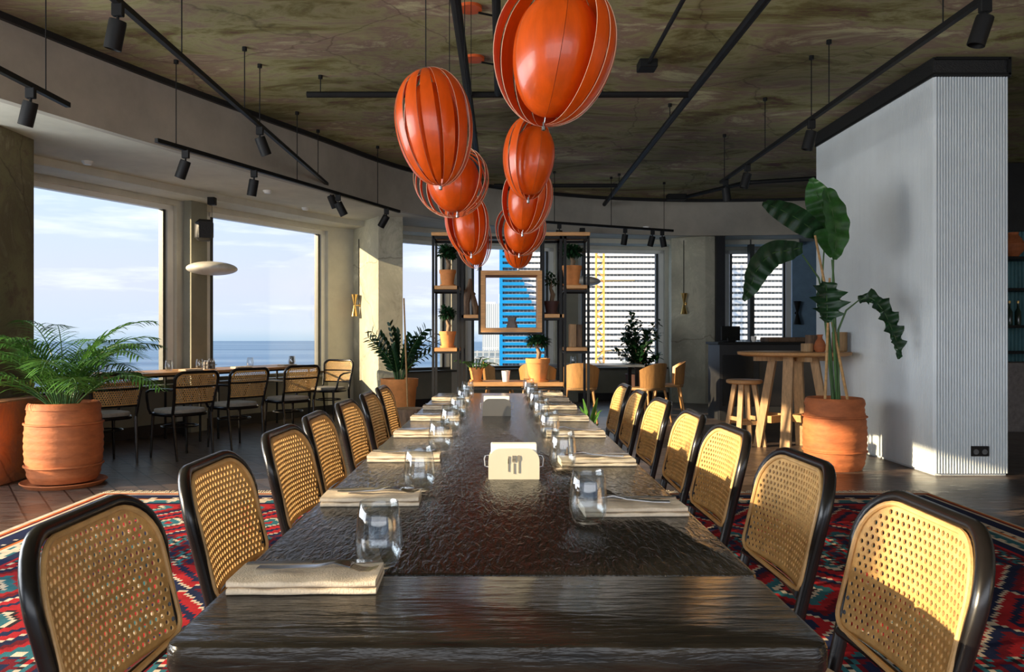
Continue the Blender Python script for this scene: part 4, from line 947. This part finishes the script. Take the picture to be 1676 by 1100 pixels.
def make_armchair():
    t = empty('armchair', (0, 0, 0), 'x', 'chair')
    seat_mb(.22, .22, .435, .03).build('seat', 'black_wood', t); seat_mb(.205, .205, .468, .036).build('cushion', 'cushion_grey', t)
    pts = [(.205, .42), (.207, .5), (.212, .6), (.222, .68)]+rrect(.228, .5, .822, .07, .02)[9:18]
    full = pts+[(-y, z) for y, z in pts[::-1]]
    MB().tube([(bx(y, z), y, z) for y, z in full], .0145, 10).build('back_frame', 'black_wood', t)
    for z in (.53, .685): MB().tube([(bx(y/10*.21, z), y/10*.21, z) for y in range(-10, 11, 2)], .010, 8).build('cross_rail', 'black_wood', t)
    cane_mesh(.208, .535, .808, .06, .02, .0215, .019, .0078).build('cane_panel', 'cane', t)
    for s in (-1, 1):
        MB().tube([(bx(.21, .66), s*.212, .66), (-.12, s*.262, .665), (.06, s*.268, .655), (.13, s*.262, .63), (.155, s*.245, .57), (.16, s*.225, .47), (.165, s*.20, .42)], .0125, 10).build('armrest', 'black_wood', t)
    for sx, sy in ((1, 1), (1, -1), (-1, 1), (-1, -1)):
        b0 = (.165 if sx > 0 else -.200, .175*sy if sx > 0 else .203*sy, .43); b1 = (.18 if sx > 0 else -.25, .19*sy, 0)
        MB().tube([b0, ((b0[0]+b1[0])/2, (b0[1]+b1[1])/2, .22), b1], [.016, .014, .010], 10).build('leg', 'black_wood', t)
    MB().tube([(.155*math.cos(a*PI/12), .17*math.sin(a*PI/12), .30) for a in range(24)], .008, 8, closed=True).build('stretcher_ring', 'black_wood', t)
    return t
ac = make_armchair(); fa = math.atan2(nn.y, nn.x)
ARM = [((-3.08, 7.62), fa-.15, 'black bentwood armchair with cane back, second from the palm at the window tables'), ((-3.62, 7.22), fa-.2, 'black bentwood armchair at the window tables, half hidden by the palm'),
       ((-2.80, 8.33), fa-.2, 'black bentwood armchair with cane back, third from the palm at the window tables'), ((-2.44, 9.10), fa-.25, 'black bentwood armchair with cane back, fourth from the palm at the window tables'),
       ((-2.35, 10.80), math.atan2(-.894, -.30), 'black bentwood armchair with pale back at the far end of the window tables')]
for i, (p, r, lb) in enumerate(ARM): place(ac, i == 0, (*p, 0), r, lb, 'armchairs at the window tables')
TT = .7795
def tpos(px, D): return ((px-VX)/F*D, D)
k = 0
for f, off in ((.18, .28), (.39, .25), (.52, .30), (.60, .42), (.74, .30), (.93, .25), (.97, .36)):
    p = WA.lerp(WB, f)+nn*off
    place(gl, False, (p.x, p.y, TT), 0, 'clear stemless glass on the window tables, %s from the palm' % ['first', 'second', 'third', 'fourth', 'fifth', 'sixth', 'seventh'][k], 'stemless glasses on the window tables'); k += 1
for i, f in enumerate((.20, .45, .66, .88)):
    p = WA.lerp(WB, f)+nn*.16; place(nk, False, (p.x, p.y, TT), math.atan2(u.y, u.x), 'folded linen napkin on the window tables, %s from the palm' % ['first', 'second', 'third', 'fourth'][i], 'linen napkins on the window tables')
p = WA.lerp(WB, .56)+nn*.3
t = empty('condiment_caddy', (p.x, p.y, TT), 'small steel caddy of jars at the joint of the window tables', 'caddy')
MB().tube([(.09*math.cos(a*PI/8), .06*math.sin(a*PI/8), .05) for a in range(16)], .003, 6, closed=True).build('wire_rim', 'steel', t); MB().lathe([(.085, 0), (.085, .008)], n=20).build('tray', 'steel', t)
for j, (x, y) in enumerate(((-.045, 0), (.0, .03), (.045, 0), (0, -.03))):
    jr = MB().lathe([(.020, .008), (.022, .02), (.022, .075), (.015, .085)], c=(x, y, 0), n=14).build('jar', 'grey_ceramic', t); MB().lathe([(.016, .085), (.016, .10)], c=(x, y, 0), n=12).build('lid', 'steel', jr)

# pendants by windows
def disc_lamp(c, topz, label, R_=.29):
    t = empty('disc_pendant', c, label, 'pendant lamp')
    pr_ = [(0, -.085)]+[(R_*math.sin(PI*i/20), -.085*math.cos(PI*i/20)) for i in range(1, 20)]+[(0, .085)]
    MB().lathe([(max(r, 0), z*(.9 if z < 0 else 1)) for r, z in pr_], n=48).build('shade', 'marble', t)
    MB().tube([(0, 0, .08), (0, 0, topz-c[2]-.09)], .003, 6).build('cord', 'black_metal', t); MB().box((0, 0, topz-c[2]-.045), (.085, .085, .09), bev=.004).build('ceiling_cup', 'black_metal', t)
disc_lamp(at(347, 440, 9.4), 2.80, 'flat white disc pendant lamp in front of the sea window'); disc_lamp(at(953, 461, 12.6), SOF+.1 if False else 2.87, 'flat white disc pendant lamp half behind the display shelf')
t = empty('wall_speaker', at(334, 377, 9.35), 'rounded black loudspeaker on the pier between sea windows', 'speaker', rz=.5)
bxm = MB(); bxm.box((0, .0, 0), (.20, .17, .25), bev=.04); bxm.build('cabinet', 'base_black', t, ang=60); MB().box((0, -.088, 0), (.15, .012, .2), bev=.005).build('grille', 'mesh_black', t); MB().box((0, .2, .02), (.04, .3, .04)).build('bracket', 'black_metal', t)

def sconce(p, nd, label, m='brass', s=1.0, conduit=0):
    t = empty('wall_sconce', p, label, 'wall lamp', rz=math.atan2(nd[1], nd[0])); x = .10*s
    MB().lathe([(.026*s, 0), (.026*s, .015)], mtx=Matrix.Rotation(PI/2, 4, 'Y'), n=20).build('wall_plate', m, t); MB().tube([(.01, 0, 0), (x, 0, 0)], .008*s, 8).build('arm', m, t)
    MB().lathe([(.014*s, .0), (.060*s, .19*s), (.056*s, .19*s), (.010*s, .01*s)], c=(x, 0, 0), n=28).build('upper_cone', m, t)
    MB().lathe([(.056*s, -.19*s), (.060*s, -.19*s), (.014*s, 0), (.010*s, -.01)], c=(x, 0, 0), n=28).build('lower_cone', m, t)
    if conduit: MB().tube([(.01, -.03, 0), (.01, -.03, conduit)], .006, 6).build('conduit', 'black_metal', t)
fn = Vector((-.87, -.49, 0)); q = Vector((-1.75, 11.34, 0)).lerp(Vector((-2.34, 12.3, 0)), .62)
sconce((q.x-.002, q.y, CZ+(VY-500)/F*11.95), fn, 'brass hourglass wall lamp on the sunlit concrete pillar', s=.86, conduit=1.0)
sconce((3.20, 13.77, CZ+(VY-497)/F*13.7), (-.5, -.87), 'dark brass hourglass wall lamp on the far right pillar', s=.95, conduit=1.1)
sconce((5.36, 14.42, CZ+(VY-512)/F*14.3), (-.2, -1), 'black hourglass wall lamp on the blue wall behind the tall plant', 'black_metal', s=1.1)

# zz plant in orange pot
t = empty('potted_zz_plant', (-1.10, 8.6, 0), 'upright dark green leafy plant in an orange pot by the concrete pillar', 'potted plant')
MB().lathe([(0, 0), (.14, 0), (.185, .60), (.20, .62), (.205, .70), (.185, .70), (.18, .66)], n=40).build('pot', 'terra_light', t); MB().lathe([(.18, .655), (0, .66)], n=20).build('soil', 'soil', t)
rz_ = random.Random(12); st = MB(); lf = MB()
for i in range(22):
    az = rz_.uniform(0, 2*PI); ln = rz_.uniform(.38, .70); sp_ = rz_.uniform(.08, .42); k = 10; pts = [Vector((math.cos(az)*(.04+sp_*(j/k)**1.7), math.sin(az)*(.04+sp_*(j/k)**1.7), .66+ln*(j/k)*(1-.18*(j/k)*sp_/.3))) for j in range(k+1)]
    st.tube(pts, [.008*(1-.6*j/k) for j in range(k+1)], 6)
    for j in range(3, k+1):
        d = (pts[j]-pts[j-1]).normalized(); sd = d.cross(Vector((math.cos(az+1.2), math.sin(az+1.2), 0))).normalized()
        for s in (-1, 1): lf.leaf(pts[j], d*.7+sd*s, .085, .042, up=(math.cos(az), math.sin(az), .4), seg=3)
st.build('stems', 'stem', t); lf.build('foliage', 'leaf_dark', t)
tag(MB().tube([at(668, 690, 8.3), at(661, 488, 8.3)], .009, 8).build('bamboo_pole', 'stalk'), 'thin pale bamboo pole standing beside the orange-potted plant', 'pole')
t = empty('log_stool', (-.88, 7.7, 0), 'rough cut log stool beside the orange pot', 'stool')
MB().lathe([(.14, 0), (.15, .05), (.145, .3), (.155, .44), (.15, .46)], n=14).build('trunk', 'old_wood', t); MB().lathe([(.148, .461), (.0, .462)], n=14).build('cut_face', 'oak_pale', t)
# floor plant right of the shelf
t = empty('leafy_floor_plant', (.68, 6.12, 0), 'low leafy green plant in a dark pot right of the display shelf', 'potted plant')
small_pot(t, .12, .24, 'terra_dark', False); mb = MB(); rn = random.Random(8)
for i in range(26):
    az = rn.uniform(0, 2*PI); mb.leaf((0, 0, .24+.008*i), (math.cos(az)*rn.uniform(.4, 1), math.sin(az), rn.uniform(.8, 2.6)), rn.uniform(.25, .42), .035, droop=rn.uniform(.15, .5), seg=6)
mb.build('foliage', 'leaf_palm', t)

# ================================================================ FAR DINING TABLE, SHELL CHAIRS
t = empty('far_table', (1.15, 11.6, 0), 'dark rectangular table by the tower windows', 'table')
MB().box((0, 0, .735), (1.75, .85, .03), bev=.004).build('tabletop', 'table_dark', t, smooth=False)
for x in (-.78, .78):
    for y in (-.32, .32): MB().box((x, y, .36), (.05, .05, .72)).build('leg', 'black_metal', t, smooth=False)
for i, x in enumerate((.65, 1.05, 1.45, 1.8)): place(gl, False, (x, 11.45+.1*(i % 2), .7505), 0, 'clear glass on the dark far table, %s from the shelf' % ['first', 'second', 'third', 'fourth'][i], 'glasses on the far table')
sc_ = empty('shell_chair', (0, 0, 0), 'x', 'chair')
mb = MB(); vs = []; nu, nv = 14, 8
for s in (0, 1):
    for j in range(nv+1):
        for i in range(nu+1):
            a = (i/nu-.5)*2.3; f = j/nv; r_ = .25+.03*f-s*.012; z = .47+.33*f*(1-.28*abs(a/1.15)**2.2); vs.append((-r_*math.cos(a)*1.0+.02, r_*math.sin(a)*1.02, z))
q = nu+1; K = (nv+1)*q; fs = []
for j in range(nv):
    for i in range(nu): i0 = j*q+i; fs += [(i0, i0+1, i0+q+1, i0+q), (K+i0, K+i0+q, K+i0+q+1, K+i0+1)]
for i in range(nu): fs += [(nv*q+i, nv*q+i+1, K+nv*q+i+1, K+nv*q+i), (i, K+i, K+i+1, i+1)]
for j in range(nv): fs += [(j*q, (j+1)*q, K+(j+1)*q, K+j*q), (j*q+nu, K+j*q+nu, K+(j+1)*q+nu, (j+1)*q+nu)]
mb.add(vs, fs).build('backrest', 'mid_wood', sc_, ang=60); seat_mb(.23, .22, .47, .035).build('seat', 'seat_wood', sc_)
for sx, sy in ((1, 1), (1, -1), (-1, 1), (-1, -1)): MB().tube([(.16*sx, .17*sy, .44), (.235*sx, .225*sy, 0)], [.018, .011], 10).build('leg', 'mid_wood', sc_)
SH = [((1.07, 10.78), 1.5, 'curved wooden shell chair directly behind the right side of the display shelf'), ((1.97, 10.72), 2.25, 'curved wooden shell chair at the right of the far table, facing the windows'), ((2.40, 11.45), 3.0, 'curved wooden shell chair at the right end of the far table'), ((-.02, 11.5), 0.1, 'curved wooden shell chair behind the small white cup'), ((.52, 10.85), 1.3, 'wooden shell chair hidden behind the widest pot on the plank')]
for i, (p, r, lb) in enumerate(SH): place(sc_, i == 0, (*p, 0), r, lb, 'wooden shell chairs at the far table')
t = empty('potted_ficus', (2.22, 12.75, 0), 'bushy dark-leaved shrub in a pot against the tower window', 'potted plant')
MB().lathe([(0, 0), (.16, 0), (.22, .5), (.23, .55), (.2, .55), (.19, .5)], n=32).build('pot', 'terra_dark', t); MB().lathe([(.2, .5), (0, .52)], n=20).build('soil', 'soil', t)
mb = MB(); st = MB(); rn = random.Random(21)
for i in range(24):
    az = rn.uniform(0, 2*PI); e_ = Vector((math.cos(az)*rn.uniform(.08, .42), math.sin(az)*rn.uniform(.05, .3), rn.uniform(.75, 1.42)-.0)); 
    if i == 0: e_ = Vector((-.12, 0, 1.5))
    m_ = Vector((e_.x*.35, e_.y*.35, .5+(e_.z-.5)*.6)); st.tube([(0, 0, .5), m_, e_], [.009, .006, .003], 5)
    for j in range(34): c = m_.lerp(e_, rn.uniform(-.1, 1.08)); c.x += rn.uniform(-.05, .05); mb.leaf(c, (rn.uniform(-1, 1), rn.uniform(-1, 1), rn.uniform(-.3, 1)), rn.uniform(.08, .13), .06, droop=.2)
st.build('stems', 'bark', t); mb.build('foliage', 'leaf_dark', t)

# ================================================================ BAR TABLE AND STOOL
t = empty('high_table', (3.0, 8.15, 0), 'round high oak table behind the tall plant', 'table')
tz = 1.0
MB().lathe([(0, tz-.045), (.50, tz-.045), (.55, tz-.03), (.555, tz-.005), (.545, tz), (0, tz)], n=56).build('tabletop', 'oak', t)
for a in (2.6, 4.15, 5.75, 1.0):
    c, s = math.cos(a), math.sin(a)
    MB().bar((c*.20, s*.20, tz-.05), (c*.36, s*.36, 0), .095, .075, up=(c, s, .2)).build('leg', 'oak_pale', t, smooth=False)
mb = MB(); mb.bar((-.30, -.16, .32), (.28, .19, .32), .05, .07); mb.bar((-.16, .28, .32), (.16, -.30, .32), .05, .07); mb.build('cross_stretcher', 'oak', t, smooth=False)
mb = MB(); mb.bar((-.4, 0, tz-.07), (.4, 0, tz-.07), .07, .05); mb.bar((0, -.4, tz-.07), (0, .4, tz-.07), .07, .049); mb.build('top_brace', 'oak_pale', t, smooth=False)
def stool(p, rz, label):
    t = empty('bar_stool', (*p, 0), label, 'stool', rz=rz, group='oak stools at the high table')
    MB().lathe([(0, .655), (.165, .655), (.185, .665), (.187, .69), (.175, .70), (0, .70)], n=40).build('seat', 'oak', t)
    for k in range(4):
        a = PI/4+k*PI/2; c, s = math.cos(a), math.sin(a); MB().bar((c*.10, s*.10, .66), (c*.21, s*.21, 0), .05, .045, up=(c, s, .2)).build('leg', 'oak_pale', t, smooth=False)
    for k in range(4):
        a = PI/4+k*PI/2; b_ = a+PI/2; r_ = .165; MB().bar((math.cos(a)*r_, math.sin(a)*r_, .25+.04*(k % 2)), (math.cos(b_)*r_, math.sin(b_)*r_, .25+.04*(k % 2)), .028, .04).build('rung', 'oak_pale', t, smooth=False)
stool((2.58, 8.42), .2, 'small oak stool left of the high table')
def cupv(px, D, r, h, prof, m, nm, lb, cat):
    t = empty(nm, ((px-VX)/F*D, D, tz), lb, cat); MB().lathe([(a*r, b*h) for a, b in prof], n=28).build('body', m, t)
cyl = [(.9, 0), (1, .05), (1, 1), (.85, 1), (.85, .3), (0, .28)]
cupv(1328, 8.25, .062, .17, cyl, 'old_wood', 'wooden_cup', 'taller dark wooden cup on the high table', 'cup')
cupv(1321, 8.0, .060, .085, cyl, 'oak_pale', 'wooden_cup', 'short pale wooden cup on the high table front', 'cup')
cupv(1342, 7.95, .058, .175, [(.7, 0), (1, .15), (1, .35), (.75, .6), (.42, .78), (.4, .9), (.55, 1), (.4, 1), (.3, .8)], 'terracotta', 'vase', 'small orange bottle vase on the high table', 'vase')
cupv(1374, 8.15, .075, .20, cyl, 'oak_pale', 'wooden_canister', 'tall oak canister on the high table near the white block', 'canister')

# service counter and boxes behind
t = empty('service_counter', (3.75, 11.2, 0), 'black service counter behind the high table', 'counter')
MB().box((0, 0, .52), (1.5, .6, 1.04)).build('body', 'base_black', t, smooth=False); MB().box((0, 0, 1.06), (1.56, .66, .035), bev=.004).build('worktop', 'black_metal', t, smooth=False)
for x in (-.5, 0, .5): MB().box((x, -.305, .55), (.42, .015, .7)).build('door', 'black_wood', t, smooth=False)
t = empty('till_monitor', (3.22, 11.15, 1.0775), 'black till screen on the service counter', 'monitor', rz=.3)
MB().box((0, 0, .12), (.30, .03, .2), bev=.006).build('screen', 'black_metal', t); MB().box((0, .03, .03), (.14, .14, .06), bev=.01).build('base', 'black_metal', t)
tag(MB().box((3.95, 11.1, 1.11), (.55, .35, .065), bev=.01).build('serving_tray', 'old_wood'), 'dark wooden tray on the service counter', 'tray')
t = empty('coffee_cup', (3.5, 11.0, 1.0775), 'small pale cup beside the till screen', 'cup'); MB().lathe([(.02, 0), (.035, .03), (.038, .08), (.033, .08), (.02, .01)], n=20).build('cup', 'ceramic', t)

# ceiling fixtures in the soffit
for i, (px, py) in enumerate(((143, 264), (438, 312), (1058, 371), (500, 340))):
    D = (SOF-CZ)*F/(VY-py); c = at(px, py, D)
    t = empty('smoke_detector' if i != 3 else 'sprinkler', (c.x, c.y, SOF), ['round white detector on the soffit, nearest the left pillar', 'round white detector on the soffit above the disc pendant', 'round white detector on the soffit near the far track', 'small round fitting on the soffit right of the disc pendant'][i], 'detector')
    MB().lathe([(.0, -.035), (.035, -.033), (.05, -.012), (.055, 0)], n=28).build('body', 'frame_white', t)
